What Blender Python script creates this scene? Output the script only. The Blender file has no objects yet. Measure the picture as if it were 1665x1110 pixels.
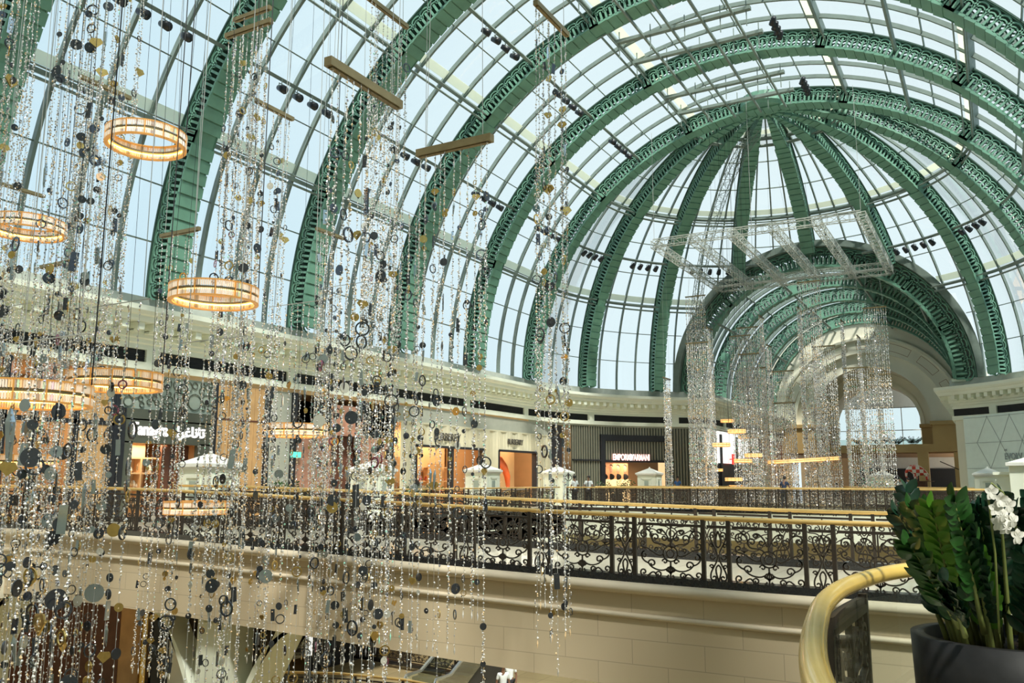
import bpy, math, random
from math import sin, cos, pi, radians, sqrt, atan2
from mathutils import Vector, Matrix
# ------------------------------------------------------------------ camera
SC = bpy.context.scene
F = 1392.4; EYE = 1.7
YAW, PIT, ROL = radians(29.41), radians(9.166), radians(.1394)
R = 16.0; AX = -10.48; ZS = EYE + 6.446; YD = 48.72; SP = 7.085      # vault radius, axis, springing, apse centre, rib spacing
_cy, _sy, _cp, _sp = cos(YAW), sin(YAW), cos(PIT), sin(PIT)
FW = Vector((-_sy*_cp, _cy*_cp, _sp)); _rt = Vector((_cy, _sy, 0)); _up = _rt.cross(FW)
XC = _rt*cos(ROL) + _up*sin(ROL); YC = _up*cos(ROL) - _rt*sin(ROL)
O = Vector((0, 0, EYE))
cam = bpy.data.objects.new('camera', bpy.data.cameras.new('camera')); SC.collection.objects.link(cam)
cam.matrix_world = Matrix(((XC.x, YC.x, -FW.x, 0), (XC.y, YC.y, -FW.y, 0), (XC.z, YC.z, -FW.z, EYE), (0, 0, 0, 1)))
cam.data.sensor_width = 36; cam.data.lens = 36*F/1665; cam.data.clip_end = 600; cam.data.clip_start = .05
SC.camera = cam
def ray(x, y): return FW + XC*((x-832.5)/F) - YC*((y-555)/F)
def at_depth(x, y, d): return O + ray(x, y)*d
def at_z(x, y, z): r = ray(x, y); return O + r*((z-EYE)/r.z)
def at_x(x, y, X): r = ray(x, y); return O + r*(X/r.x)
def at_y(x, y, Y): r = ray(x, y); return O + r*(Y/r.y)
# ------------------------------------------------------------------ sky, sun, exposure
W = bpy.data.worlds.new('sky'); SC.world = W; W.use_nodes = True
nt = W.node_tree; nt.nodes.clear()
n_out = nt.nodes.new('ShaderNodeOutputWorld'); n_bg = nt.nodes.new('ShaderNodeBackground')
n_tc = nt.nodes.new('ShaderNodeTexCoord'); n_sep = nt.nodes.new('ShaderNodeSeparateXYZ')
n_r1 = nt.nodes.new('ShaderNodeValToRGB'); n_noise = nt.nodes.new('ShaderNodeTexNoise'); n_mix = nt.nodes.new('ShaderNodeMixRGB')
n_map = nt.nodes.new('ShaderNodeMath'); n_map.operation = 'MULTIPLY_ADD'; n_map.inputs[1].default_value = .5; n_map.inputs[2].default_value = .5
nt.links.new(n_tc.outputs['Generated'], n_sep.inputs[0]); nt.links.new(n_sep.outputs['X'], n_map.inputs[0])
nt.links.new(n_map.outputs[0], n_r1.inputs[0])
e = n_r1.color_ramp.elements
e[0].position = .05; e[0].color = (.46, .71, .86, 1)
e[1].position = .62; e[1].color = (.74, .88, .92, 1)
m_ = e.new(.30); m_.color = (.70, .86, .92, 1)
m_ = e.new(.85); m_.color = (.50, .74, .86, 1)
n_noise.inputs['Scale'].default_value = 1.6; n_noise.inputs['Detail'].default_value = 4
nt.links.new(n_tc.outputs['Generated'], n_noise.inputs['Vector'])
n_mix.blend_type = 'MIX'; n_mix.inputs[2].default_value = (.86, .92, .93, 1)
n_mm = nt.nodes.new('ShaderNodeMath'); n_mm.operation = 'MULTIPLY'; n_mm.inputs[1].default_value = .6
nt.links.new(n_noise.outputs[0], n_mm.inputs[0]); nt.links.new(n_mm.outputs[0], n_mix.inputs[0])
nt.links.new(n_r1.outputs[0], n_mix.inputs[1]); nt.links.new(n_mix.outputs[0], n_bg.inputs[0])
n_bg.inputs[1].default_value = .93
nt.links.new(n_bg.outputs[0], n_out.inputs[0])
sun = bpy.data.objects.new('sun', bpy.data.lights.new('sun', 'SUN')); SC.collection.objects.link(sun)
sun.data.energy = 6.2; sun.data.angle = radians(6); sun.data.color = (1, .965, .86)
sun.rotation_euler = Vector((-.52, .44, -.95)).to_track_quat('-Z', 'Y').to_euler()
SC.view_settings.view_transform = 'Standard'; SC.view_settings.look = 'None'
SC.view_settings.exposure = .27; SC.view_settings.gamma = 1; SC.view_settings.use_curve_mapping = False
cyc = SC.cycles
cyc.max_bounces = 8; cyc.diffuse_bounces = 6; cyc.glossy_bounces = 3; cyc.transmission_bounces = 4; cyc.transparent_max_bounces = 16
cyc.sample_clamp_indirect = 4; cyc.sample_clamp_direct = 30; cyc.caustics_reflective = False; cyc.caustics_refractive = False
cyc.blur_glossy = .5
try:
    cyc.use_denoising = True; cyc.denoiser = 'OPENIMAGEDENOISE'
except Exception: pass
# ------------------------------------------------------------------ materials
def nodes_of(name):
    m = bpy.data.materials.new(name); m.use_nodes = True
    return m, m.node_tree, m.node_tree.nodes['Principled BSDF']
def mat(name, col, rough=.6, metal=0, var=.08, scale=3.0, bump=0, emit=None, es=0, coat=0, spec=.5):
    m, t, b = nodes_of(name)
    b.inputs['Roughness'].default_value = rough; b.inputs['Metallic'].default_value = metal
    b.inputs['Specular IOR Level'].default_value = spec
    if coat: b.inputs['Coat Weight'].default_value = coat
    c = (*col, 1)
    if var:
        tc = t.nodes.new('ShaderNodeTexCoord'); no = t.nodes.new('ShaderNodeTexNoise'); no.inputs['Scale'].default_value = scale
        no.inputs['Detail'].default_value = 5
        r = t.nodes.new('ShaderNodeValToRGB'); t.links.new(tc.outputs['Object'], no.inputs['Vector']); t.links.new(no.outputs[0], r.inputs[0])
        r.color_ramp.elements[0].position = .3; r.color_ramp.elements[1].position = .7
        r.color_ramp.elements[0].color = (*[x*(1-var) for x in col], 1); r.color_ramp.elements[1].color = (*[min(1, x*(1+var)) for x in col], 1)
        t.links.new(r.outputs[0], b.inputs['Base Color'])
        if bump:
            bp = t.nodes.new('ShaderNodeBump'); bp.inputs['Strength'].default_value = bump; t.links.new(no.outputs[0], bp.inputs['Height']); t.links.new(bp.outputs[0], b.inputs['Normal'])
    else: b.inputs['Base Color'].default_value = c
    if emit: b.inputs['Emission Color'].default_value = (*emit, 1); b.inputs['Emission Strength'].default_value = es
    return m
def brick_mat(name, c1, c2, mortar, w, h, rough=.55, rot=(0, 0, 0), ms=.012, off=.5, spec=.4):
    m, t, b = nodes_of(name)
    tc = t.nodes.new('ShaderNodeTexCoord'); mp = t.nodes.new('ShaderNodeMapping'); mp.inputs['Rotation'].default_value = rot
    br = t.nodes.new('ShaderNodeTexBrick'); br.offset = off
    br.inputs['Color1'].default_value = (*c1, 1); br.inputs['Color2'].default_value = (*c2, 1); br.inputs['Mortar'].default_value = (*mortar, 1)
    br.inputs['Scale'].default_value = 1; br.inputs['Brick Width'].default_value = w; br.inputs['Row Height'].default_value = h
    br.inputs['Mortar Size'].default_value = ms; br.inputs['Bias'].default_value = 0
    t.links.new(tc.outputs['Object'], mp.inputs[0]); t.links.new(mp.outputs[0], br.inputs[0]); t.links.new(br.outputs[0], b.inputs['Base Color'])
    b.inputs['Roughness'].default_value = rough; b.inputs['Specular IOR Level'].default_value = spec
    return m
def glass_mat(name, tint, refl=.06, rough=.0, opaque=0.0, ocol=(.5, .5, .5)):
    m = bpy.data.materials.new(name); m.use_nodes = True; t = m.node_tree; t.nodes.clear()
    o = t.nodes.new('ShaderNodeOutputMaterial'); tr = t.nodes.new('ShaderNodeBsdfTransparent'); gl = t.nodes.new('ShaderNodeBsdfGlossy'); mx = t.nodes.new('ShaderNodeMixShader')
    tr.inputs[0].default_value = (*tint, 1); gl.inputs['Roughness'].default_value = rough
    fr = t.nodes.new('ShaderNodeLayerWeight'); fr.inputs[0].default_value = .25
    mu = t.nodes.new('ShaderNodeMath'); mu.operation = 'MULTIPLY_ADD'; mu.inputs[1].default_value = .35; mu.inputs[2].default_value = refl
    t.links.new(fr.outputs['Fresnel'], mu.inputs[0]); t.links.new(mu.outputs[0], mx.inputs[0]); t.links.new(tr.outputs[0], mx.inputs[1]); t.links.new(gl.outputs[0], mx.inputs[2])
    t.links.new(mx.outputs[0], o.inputs[0])
    return m
def crystal_mat(name):
    m, t, b = nodes_of(name)
    g = t.nodes.new('ShaderNodeNewGeometry'); r = t.nodes.new('ShaderNodeValToRGB'); r.color_ramp.interpolation = 'CONSTANT'
    els = [(0, (.95, .93, .92)), (.42, (.70, .66, .60)), (.58, (1, .72, .42)), (.70, (.30, .30, .33)), (.80, (.93, .90, .88)), (.93, (.75, .70, 1)), (.95, (.5, 1, .8)), (.965, (.95, .95, .95))]  # amber, violet and green glints and dark facets put into the crystal colours
    c = r.color_ramp
    c.elements[0].position = 0; c.elements[0].color = (*els[0][1], 1); c.elements[1].position = els[1][0]; c.elements[1].color = (*els[1][1], 1)
    for p_, k in els[2:]:
        q = c.elements.new(p_); q.color = (*k, 1)
    t.links.new(g.outputs['Random Per Island'], r.inputs[0]); t.links.new(r.outputs[0], b.inputs['Base Color'])
    b.inputs['Metallic'].default_value = .35; b.inputs['Roughness'].default_value = .10; b.inputs['Coat Weight'].default_value = .5
    b.inputs['IOR'].default_value = 1.6
    return m
M = {}
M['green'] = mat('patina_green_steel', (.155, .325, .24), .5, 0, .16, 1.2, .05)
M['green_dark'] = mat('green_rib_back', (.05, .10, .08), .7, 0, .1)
M['steel'] = mat('grey_green_steel', (.20, .25, .225), .5, 0, .1)
M['steel_light'] = mat('light_steel', (.48, .50, .46), .45, 0, .1)
M['glass'] = glass_mat('roof_glass', (.93, .965, .965), .03)
M['glass_clear'] = glass_mat('clear_glass', (.86, .93, .90), .08)
M['shop_glass'] = glass_mat('shop_glass', (.80, .82, .80), .10)
def translucent_mat(name, col):
    m = bpy.data.materials.new(name); m.use_nodes = True; t = m.node_tree; t.nodes.clear()
    o = t.nodes.new('ShaderNodeOutputMaterial'); a = t.nodes.new('ShaderNodeBsdfTranslucent'); b = t.nodes.new('ShaderNodeBsdfDiffuse'); mx = t.nodes.new('ShaderNodeMixShader')
    a.inputs[0].default_value = (*col, 1); b.inputs[0].default_value = (*col, 1); mx.inputs[0].default_value = .35
    t.links.new(a.outputs[0], mx.inputs[1]); t.links.new(b.outputs[0], mx.inputs[2]); t.links.new(mx.outputs[0], o.inputs[0]); return m
M['blind'] = translucent_mat('cream_roof_blind', (.93, .94, .84))
M['cream'] = mat('cream_plaster', (.84, .87, .75), .7, 0, .05, .6)
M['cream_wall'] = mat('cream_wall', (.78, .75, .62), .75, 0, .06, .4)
M['stone'] = brick_mat('beige_stone_blocks', (.61, .50, .35), (.58, .475, .33), (.44, .355, .25), 1.15, .37, .5, (radians(90), 0, 0), .007)
M['stone_plain'] = mat('beige_stone', (.58, .50, .38), .45, 0, .06, 2, spec=.5)
M['yellow'] = mat('ochre_plaster', (.52, .35, .15), .7, 0, .08, .5)
M['brown'] = mat('brown_soffit', (.33, .20, .11), .7, 0, .08, .5)
M['black'] = mat('black_granite', (.018, .018, .02), .12, 0, .3, 30, spec=.6)
M['vent'] = mat('black_louvre', (.012, .013, .014), .6, 0, 0)
M['iron'] = mat('bronze_black_iron', (.050, .038, .030), .38, .3, .15, 8)
M['brass'] = mat('brass_handrail', (.82, .54, .20), .30, .55, .08, 5)
M['brass_yellow'] = mat('polished_yellow_brass', (.92, .62, .15), .26, .30, .10, 3, coat=.4)
M['bronze'] = mat('bronze_bar', (.30, .23, .12), .35, .6, .12, 8)
M['gold'] = mat('gold_mirror', (.72, .50, .17), .18, .9, .1, 20)
M['mirror_dark'] = mat('smoked_mirror', (.10, .11, .13), .12, .8, 0)
M['mirror_blue'] = mat('clear_mirror', (.60, .68, .76), .08, .95, 0)
M['mirror_rose'] = mat('rose_mirror', (.45, .16, .24), .15, .85, 0)
M['mirror_white'] = mat('pearl_mirror', (.80, .78, .70), .2, .5, 0)
M['wire'] = mat('steel_wire', (.52, .52, .50), .4, .3, 0)
M['cable'] = mat('black_cable', (.015, .015, .02), .5, 0, 0)
M['crystal'] = crystal_mat('faceted_crystal')
M['rods'] = crystal_mat('crystal_rods'); _b = M['rods'].node_tree.nodes['Principled BSDF']; _b.inputs['Emission Color'].default_value = (1, .52, .16, 1); _b.inputs['Emission Strength'].default_value = .26  # LED glow on the rods put in as amber emission
M['led'] = mat('warm_led_strip', (1, .8, .5), .5, 0, 0, emit=(1, .52, .13), es=6.0)
M['amber'] = mat('glowing_gold_frame', (.62, .33, .10), .3, .7, .1, 8, emit=(1, .42, .08), es=.28)  # frame metal emits too, its orange glow put into the material
M['marble'] = brick_mat('marble_floor', (.80, .73, .58), (.76, .69, .55), (.55, .48, .37), .9, .9, .14, (0, 0, 0), .008, 0, .6)
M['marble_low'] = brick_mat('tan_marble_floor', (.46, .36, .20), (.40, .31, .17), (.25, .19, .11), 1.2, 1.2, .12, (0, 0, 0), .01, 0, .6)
M['white'] = mat('white_paint', (.80, .80, .76), .5, 0, .03)
M['white_lit'] = mat('lit_white_panel', (.85, .86, .86), .5, 0, 0, emit=(1, 1, .98), es=.75)
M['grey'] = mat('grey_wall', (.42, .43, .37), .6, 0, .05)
M['grey_green'] = mat('slate_green_panel', (.085, .095, .075), .5, 0, .05)
M['mint'] = mat('mint_panel', (.36, .42, .37), .5, 0, .05)
M['wood'] = mat('oak_panel', (.55, .33, .15), .5, 0, .12, 2)
M['wood_dark'] = mat('dark_wood', (.13, .05, .03), .45, 0, .15, 3)
M['peach'] = mat('warm_shop_wall', (.74, .50, .28), .6, 0, .08, 1)
M['pink'] = mat('rose_marble', (.42, .22, .16), .3, 0, .25, 3)
M['skin'] = mat('brown_skin', (.20, .10, .06), .55, 0, .05)
M['skin_light'] = mat('light_skin', (.50, .29, .20), .55, 0, .05)
M['hair'] = mat('black_hair', (.012, .010, .010), .5, 0, .1)
M['shirt_white'] = mat('white_shirt', (.75, .78, .80), .7, 0, .03)
M['shirt_blue'] = mat('pale_blue_shirt', (.42, .55, .68), .7, 0, .03)
M['navy'] = mat('navy_cloth', (.015, .025, .06), .8, 0, .05)
M['dark_cloth'] = mat('dark_cloth', (.02, .02, .025), .8, 0, .05)
M['jeans'] = mat('blue_jeans', (.06, .09, .15), .8, 0, .1)
M['rose_cloth'] = mat('pale_shirt', (.55, .48, .46), .8, 0, .05)
M['leaf'] = mat('glossy_green_leaf', (.022, .080, .016), .28, 0, .35, 4, coat=.2)
M['leaf_dark'] = mat('dark_green_leaf', (.010, .040, .022), .25, 0, .3, 4, coat=.3)
M['leaf_bright'] = mat('bright_green_leaf', (.10, .27, .025), .35, 0, .25, 3)
M['stem'] = mat('olive_stem', (.17, .20, .055), .5, 0, .2, 6)
M['petal'] = mat('white_petal', (.80, .78, .72), .6, 0, .05)
M['pot'] = mat('charcoal_pot', (.014, .014, .015), .5, 0, .2, 14, spec=.25)
M['rock'] = mat('brown_rock', (.26, .17, .11), .8, 0, .35, 9, .4)
M['soil'] = mat('dark_soil', (.03, .02, .015), .9, 0, .2)
M['red'] = mat('red_paint', (.70, .05, .03), .4, 0, 0)
M['red_lit'] = mat('red_lit_sign', (.8, .02, .02), .5, 0, 0, emit=(1, .03, .02), es=1.5)
M['sign_lit'] = mat('lit_white_letters', (1, 1, 1), .5, 0, 0, emit=(1, .93, .93), es=1.3)
M['sign_pink'] = mat('lit_pink_letters', (1, .8, .8), .5, 0, 0, emit=(1, .55, .52), es=1.3)
M['sign_dark'] = mat('dark_letters', (.06, .055, .05), .4, 0, 0)
M['exit'] = mat('green_exit_sign', (.05, .4, .3), .5, 0, 0, emit=(.15, .9, .65), es=.8)
M['downlight'] = mat('shop_downlight', (1, .9, .7), .5, 0, 0, emit=(1, .72, .40), es=7)
M['chrome'] = mat('brushed_chrome', (.55, .58, .60), .25, .8, .05)
M['slat'] = mat('champagne_slat', (.30, .29, .23), .4, .4, .05)
M['frame_black'] = mat('black_frame', (.018, .020, .026), .4, 0, 0)
M['hoard'] = mat('white_hoarding', (.72, .82, .78), .55, 0, .03)
M['line'] = mat('grey_joint_line', (.26, .30, .31), .6, 0, 0)
M['red_item'] = mat('red_goods', (.45, .05, .03), .5, 0, .1)
M['curtain'] = mat('pleated_cream_metal', (.72, .67, .50), .4, .1, .03)
M['tan_shelf'] = mat('shelf_goods', (.55, .38, .22), .6, 0, .5, 14)
M['rubber'] = mat('black_rubber', (.02, .02, .022), .4, 0, 0)
# ------------------------------------------------------------------ helpers
COL = SC.collection
def V(*a): return Vector(a)
class MB:
    def __init__(s): s.v = []; s.f = []; s.mi = []; s.cur = 0
    def add(s, vs, fs):
        n = len(s.v); s.v += [tuple(p) for p in vs]
        for f in fs: s.f.append(tuple(i+n for i in f)); s.mi.append(s.cur)
        return s
    def box(s, c, d, rz=0, m=None):
        x, y, z = d[0]/2, d[1]/2, d[2]/2; cc, ss = cos(rz), sin(rz); vs = []
        for k in (-z, z):
            for (i, j) in ((-x, -y), (x, -y), (x, y), (-x, y)):
                vs.append((c[0]+i*cc-j*ss, c[1]+i*ss+j*cc, c[2]+k))
        return s.add(vs, [(0, 3, 2, 1), (4, 5, 6, 7), (0, 1, 5, 4), (1, 2, 6, 5), (2, 3, 7, 6), (3, 0, 4, 7)])
    def bb(s, x0, x1, y0, y1, z0, z1): return s.box(((x0+x1)/2, (y0+y1)/2, (z0+z1)/2), (abs(x1-x0), abs(y1-y0), abs(z1-z0)))
    def sweep(s, pts, ups, w, h, closed=False):
        """rectangle w (sideways) x h (along up) carried along pts; ups = one or many 'up' vectors"""
        n = len(pts); pts = [Vector(p) for p in pts]; vs = []
        for i, p in enumerate(pts):
            a = pts[(i-1) % n] if (closed or i > 0) else p; b = pts[(i+1) % n] if (closed or i < n-1) else p
            t = (b-a).normalized(); u = Vector(ups[i]) if isinstance(ups, list) else Vector(ups)
            sd = t.cross(u)
            if sd.length < 1e-6: sd = t.orthogonal()
            sd.normalize(); u = sd.cross(t).normalized()
            vs += [p-sd*w/2-u*h/2, p+sd*w/2-u*h/2, p+sd*w/2+u*h/2, p-sd*w/2+u*h/2]
        fs = []
        for i in range(n if closed else n-1):
            a = 4*i; b = 4*((i+1) % n)
            for k in range(4): fs.append((a+k, a+(k+1) % 4, b+(k+1) % 4, b+k))
        if not closed: fs += [(0, 3, 2, 1), (4*n-4, 4*n-3, 4*n-2, 4*n-1)]
        return s.add(vs, fs)
    def tube(s, pts, r, n=8, closed=False):
        pts = [Vector(p) for p in pts]; m = len(pts); vs = []; pu = None
        for i, p in enumerate(pts):
            a = pts[(i-1) % m] if (closed or i > 0) else p; b = pts[(i+1) % m] if (closed or i < m-1) else p
            t = (b-a).normalized() if (b-a).length > 1e-9 else V(0, 0, 1)
            if pu is None: pu = t.orthogonal().normalized()
            pu = pu - t*pu.dot(t)
            if pu.length < 1e-6: pu = t.orthogonal()
            pu.normalize(); q = t.cross(pu); rr = r[i] if isinstance(r, (list, tuple)) else r
            for k in range(n):
                an = 2*pi*k/n; vs.append(p+(pu*cos(an)+q*sin(an))*rr)
        fs = []
        for i in range(m if closed else m-1):
            a = n*i; b = n*((i+1) % m)
            for k in range(n): fs.append((a+k, a+(k+1) % n, b+(k+1) % n, b+k))
        if not closed: fs += [tuple(range(n))[::-1], tuple(range(n*(m-1), n*m))]
        return s.add(vs, fs)
    def lathe(s, prof, n=24, c=(0, 0, 0), a0=0, a1=2*pi):
        full = abs(a1-a0-2*pi) < 1e-6; k = n if full else n+1; vs = []
        for i in range(k):
            a = a0+(a1-a0)*i/n
            for (r_, z) in prof: vs.append((c[0]+r_*cos(a), c[1]+r_*sin(a), c[2]+z))
        m = len(prof); fs = []
        for i in range(n):
            A = i*m; B = ((i+1) % k)*m
            for j in range(m-1): fs.append((A+j, B+j, B+j+1, A+j+1))
        return s.add(vs, fs)
    def sphere(s, c, r, n=10, m=6, sc=(1, 1, 1)):
        prof = [(r*sin(pi*j/m)*1.0, -r*cos(pi*j/m)) for j in range(m+1)]
        vs = []
        for i in range(n):
            a = 2*pi*i/n
            for (q, z) in prof: vs.append((c[0]+q*cos(a)*sc[0], c[1]+q*sin(a)*sc[1], c[2]+z*sc[2]))
        fs = []
        for i in range(n):
            A = i*(m+1); B = ((i+1) % n)*(m+1)
            for j in range(m): fs.append((A+j, B+j, B+j+1, A+j+1))
        return s.add(vs, fs)
    def prism(s, poly, z0, z1):
        n = len(poly)
        return s.add([(p[0], p[1], z0) for p in poly]+[(p[0], p[1], z1) for p in poly],
                     [tuple(range(n))[::-1], tuple(range(n, 2*n))]+[(i, (i+1) % n, n+(i+1) % n, n+i) for i in range(n)])
    def mesh(s, name, mats, smooth=False):
        me = bpy.data.meshes.new(name); me.from_pydata(s.v, [], s.f)
        for m in (mats if isinstance(mats, (list, tuple)) else [mats]): me.materials.append(m)
        if any(s.mi): me.polygons.foreach_set('material_index', s.mi)
        if smooth: me.polygons.foreach_set('use_smooth', [True]*len(me.polygons))
        me.update(); return me
    def build(s, name, mats, parent=None, smooth=False):
        if parent is not None:
            l = parent.location
            if l.length > 0: s.v = [(p[0]-l.x, p[1]-l.y, p[2]-l.z) for p in s.v]
        return link(name, s.mesh(name, mats, smooth), parent)
def link(name, me, parent=None, loc=(0, 0, 0), rz=0, rot=None, sc=None):
    o = bpy.data.objects.new(name, me); COL.objects.link(o); o.location = loc
    if rot is not None: o.rotation_euler = rot
    elif rz: o.rotation_euler = (0, 0, rz)
    if sc: o.scale = sc
    if parent is not None: o.parent = parent
    return o
def tag(o, label, cat, group=None):
    o['label'] = label; o['category'] = cat
    if group: o['group'] = group
    return o
def thing(name, label, cat, loc=(0, 0, 0), rz=0, group=None):
    o = bpy.data.objects.new(name, None); COL.objects.link(o); o.location = loc; o.rotation_euler = (0, 0, rz); o.empty_display_size = .2
    return tag(o, label, cat, group)
def struct(o): o['kind'] = 'structure'; return o
def copy_tree(o, parent=None):
    c = o.copy(); COL.objects.link(c); c.parent = parent
    for ch in list(o.children): copy_tree(ch, c)
    return c
def miter(path, off):
    """offset a polyline of (x,y) to its left by off, mitred"""
    n = len(path); out = []
    for i in range(n):
        p = Vector(path[i]); d0 = (p-Vector(path[i-1])).normalized() if i > 0 else None; d1 = (Vector(path[i+1])-p).normalized() if i < n-1 else None
        if d0 is None: d0 = d1
        if d1 is None: d1 = d0
        n0 = Vector((-d0.y, d0.x)); n1 = Vector((-d1.y, d1.x)); b = (n0+n1).normalized(); out.append(p+b*off/max(.35, b.dot(n0)))
    return out
def profile_sweep(mb, path, prof, closed_prof=True):
    rows = [miter(path, o_) for (o_, z) in prof]; n = len(path); m = len(prof); vs = []
    for i in range(n):
        for j in range(m): vs.append((rows[j][i].x, rows[j][i].y, prof[j][1]))
    fs = []
    for i in range(n-1):
        for j in range(m if closed_prof else m-1):
            k = (j+1) % m; fs.append((i*m+j, (i+1)*m+j, (i+1)*m+k, i*m+k))
    if closed_prof: fs += [tuple(range(m)), tuple(range((n-1)*m, n*m))[::-1]]
    mb.add(vs, fs); return mb
def arc_xy(cx, cy, r, a0, a1, n): return [(cx+r*sin(radians(a0+(a1-a0)*i/n)), cy+r*cos(radians(a0+(a1-a0)*i/n))) for i in range(n+1)]
# ------------------------------------------------------------------ plan of the place
HALF = 8.2; TH = math.degrees(math.asin(HALF/R)); YB = -8.0; YE = 88.0; G = .2; LOW = -6.3
# wall paths run so that the hall lies to their right -> negative offset is inwards
left_path = [(AX-R, YB), (AX-R, 20), (AX-R, YD)] + arc_xy(AX, YD, R, -90, -TH, 12)[1:] + [(AX-HALF, YE)]
right_path = [(2*AX-x, y) for (x, y) in left_path][::-1]
CORN = [(0, 5.82), (.14, 5.82), (.14, 5.56), (0, 5.56), (0, 5.45), (-.02, 5.45)]
def cornice(name, path, side):
    g = MB(); s_ = -1 if side < 0 else -1
    prof = [(0, 6.27), (.10, 6.27), (.10, 6.45), (.18, 6.5), (.18, 6.62), (.28, 6.66), (.28, 6.8), (.30, 6.8), (.30, 7.12), (.84, 7.12), (.88, 7.2), (.90, 7.32), (1.0, 7.36), (1.08, 7.48), (1.08, 7.66), (.2, 7.72), (0, 7.72)]
    profile_sweep(g, path, [(-o_, z) for o_, z in prof])
    profile_sweep(g, path, [(-.0, 5.82), (-.14, 5.82), (-.14, 5.56), (-.0, 5.56)])
    # modillions and vent mullions along the path
    ln = []; acc = 0; step = .62
    P2 = [Vector(p) for p in path]
    for i in range(len(P2)-1):
        d = P2[i+1]-P2[i]; L = d.length; t = d/L; nrm = Vector((t.y, -t.x)); a = (-acc) % step
        ang = atan2(t.y, t.x)
        q = a
        while q < L:
            if P2[i].y + t.y*q > 3:
                c = P2[i]+t*q
                if .5 < q < L-.3 or len(path) > 6:
                    cc = c+nrm*.52; g.box((cc.x, cc.y, 6.98), (.26, .50, .26), ang)
                    cc = c+nrm*.42; g.box((cc.x, cc.y, 6.83), (.26, .26, .10), ang)
            q += step
        acc = (acc+L) % step
    o = struct(g.build(name, M['cream']))
    h = MB(); vs_ = MB(); acc = 0; step = 7.085
    for i in range(len(P2)-1):
        d = P2[i+1]-P2[i]; L = d.length; t = d/L; ang = atan2(t.y, t.x); nrm = Vector((t.y, -t.x)); q = (-acc) % step
        while q < L:
            c = P2[i]+t*q+nrm*.02; h.box((c.x, c.y, 6.05), (.55, .2, .46), ang); q += step
        acc = (acc+L) % step
    h.build('vent_pier', M['cream'], o)
    profile_sweep(vs_, path, [(-.01, 5.82), (-.01, 6.27), (.02, 6.27), (.02, 5.82)])
    for k in range(5): profile_sweep(vs_, path, [(-.012, 5.87+k*.08), (-.04, 5.87+k*.08), (-.04, 5.89+k*.08), (-.012, 5.89+k*.08)])
    vs_.build('vent_grille', M['vent'], o)
    return o
cornice('trim_1', left_path, -1)
cornice('trim_2', right_path, 1)
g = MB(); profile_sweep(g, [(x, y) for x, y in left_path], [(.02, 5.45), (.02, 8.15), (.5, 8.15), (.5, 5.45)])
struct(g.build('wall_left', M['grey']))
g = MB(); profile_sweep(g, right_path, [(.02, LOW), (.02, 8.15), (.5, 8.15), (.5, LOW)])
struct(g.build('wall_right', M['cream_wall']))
g = MB(); g.bb(AX-R-4, AX+R+1, YB-.4, YB, LOW, 26); struct(g.build('wall_back', M['cream_wall']))
# backs of the shops on the left, upper and lower level
g = MB(); profile_sweep(g, [(AX-R-4, YB), (AX-R-4, YD)]+arc_xy(AX, YD, R+4, -90, -50, 6)[1:]+[(AX-HALF-6, YE)], [(0, LOW), (0, 8), (.4, 8), (.4, LOW)])
struct(g.build('wall_shops_back', M['peach']))
# floors: gallery ring, bridges, passage
VL, VR, VRad = -21.6, 2*AX+21.6, 11.1
def slab(name, poly, z0, z1, m, kind=True, par=None):
    g = MB(); g.prism(poly, z0, z1); o = g.build(name, m, par)
    return struct(o) if kind else o
ring_in = [(VL, 17.6), (VL, YD)] + arc_xy(AX, YD, VRad, -90, 90, 24)[1:] + [(VR, 17.6)]
def strip(name, A, B, z0, z1, m):
    g = MB(); n = len(A); vs = []
    for a, b in zip(A, B): vs += [(a[0], a[1], z0), (b[0], b[1], z0), (b[0], b[1], z1), (a[0], a[1], z1)]
    fs = []
    for i in range(n-1):
        for k in range(4): fs.append((4*i+k, 4*i+(k+1) % 4, 4*i+4+(k+1) % 4, 4*i+4+k))
    fs += [(0, 3, 2, 1), (4*n-4, 4*n-3, 4*n-2, 4*n-1)]
    g.add(vs, fs); return struct(g.build(name, m))
outer = [(AX-R-3.9, 17.6), (AX-R-3.9, YD)] + arc_xy(AX, YD, R+3.9, -90, 90, 24)[1:] + [(AX+R+1, 17.6)]
strip('floor', ring_in, outer, G-.9, G, M['marble'])
g = MB(); profile_sweep(g, ring_in, [(0.0, G-2.1), (0.0, G-.02), (.3, G-.02), (.3, G-2.1)]); profile_sweep(g, ring_in, [(-.06, G-.12), (-.06, G), (.02, G), (.02, G-.12)]); struct(g.build('trim_7', M['cream']))
g = MB(); profile_sweep(g, [(AX-R+.4, 50), (AX-R+.4, YD+.1)]+arc_xy(AX, YD, R-.4, -90, 90, 20)[1:]+[(AX+R-.4, 45)], [(0, LOW), (0, -1.2), (.3, -1.2), (.3, LOW)]); struct(g.build('wall_lower', M['cream_wall']))
strip('ceiling_gallery', ring_in, [(AX-R+.5, 17.6), (AX-R+.5, YD)]+arc_xy(AX, YD, R-.5, -90, 90, 24)[1:]+[(AX+R-.5, 17.6)], -1.3, -1.2, M['cream_wall'])
slab('floor_passage', [(AX-HALF-6, 60), (AX+HALF+6, 60), (AX+HALF+6, 112), (AX-HALF-6, 112)], G-.91, G-.004, M['marble'])
slab('floor_left_gallery', [(AX-R-3.9, YB), (-24.6, YB), (-24.6, 12.6), (-23.6, 13.6), (-21.6, 13.9), (-21.6, 17.6), (AX-R-3.9, 17.6)], G-.9, G+.18, M['marble'])
slab('floor_lower', [(AX-R-4, YB), (AX+R+1, YB), (AX+R+1, YD+20), (AX-R-4, YD+20)], LOW-.3, LOW, M['marble_low'])
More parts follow.
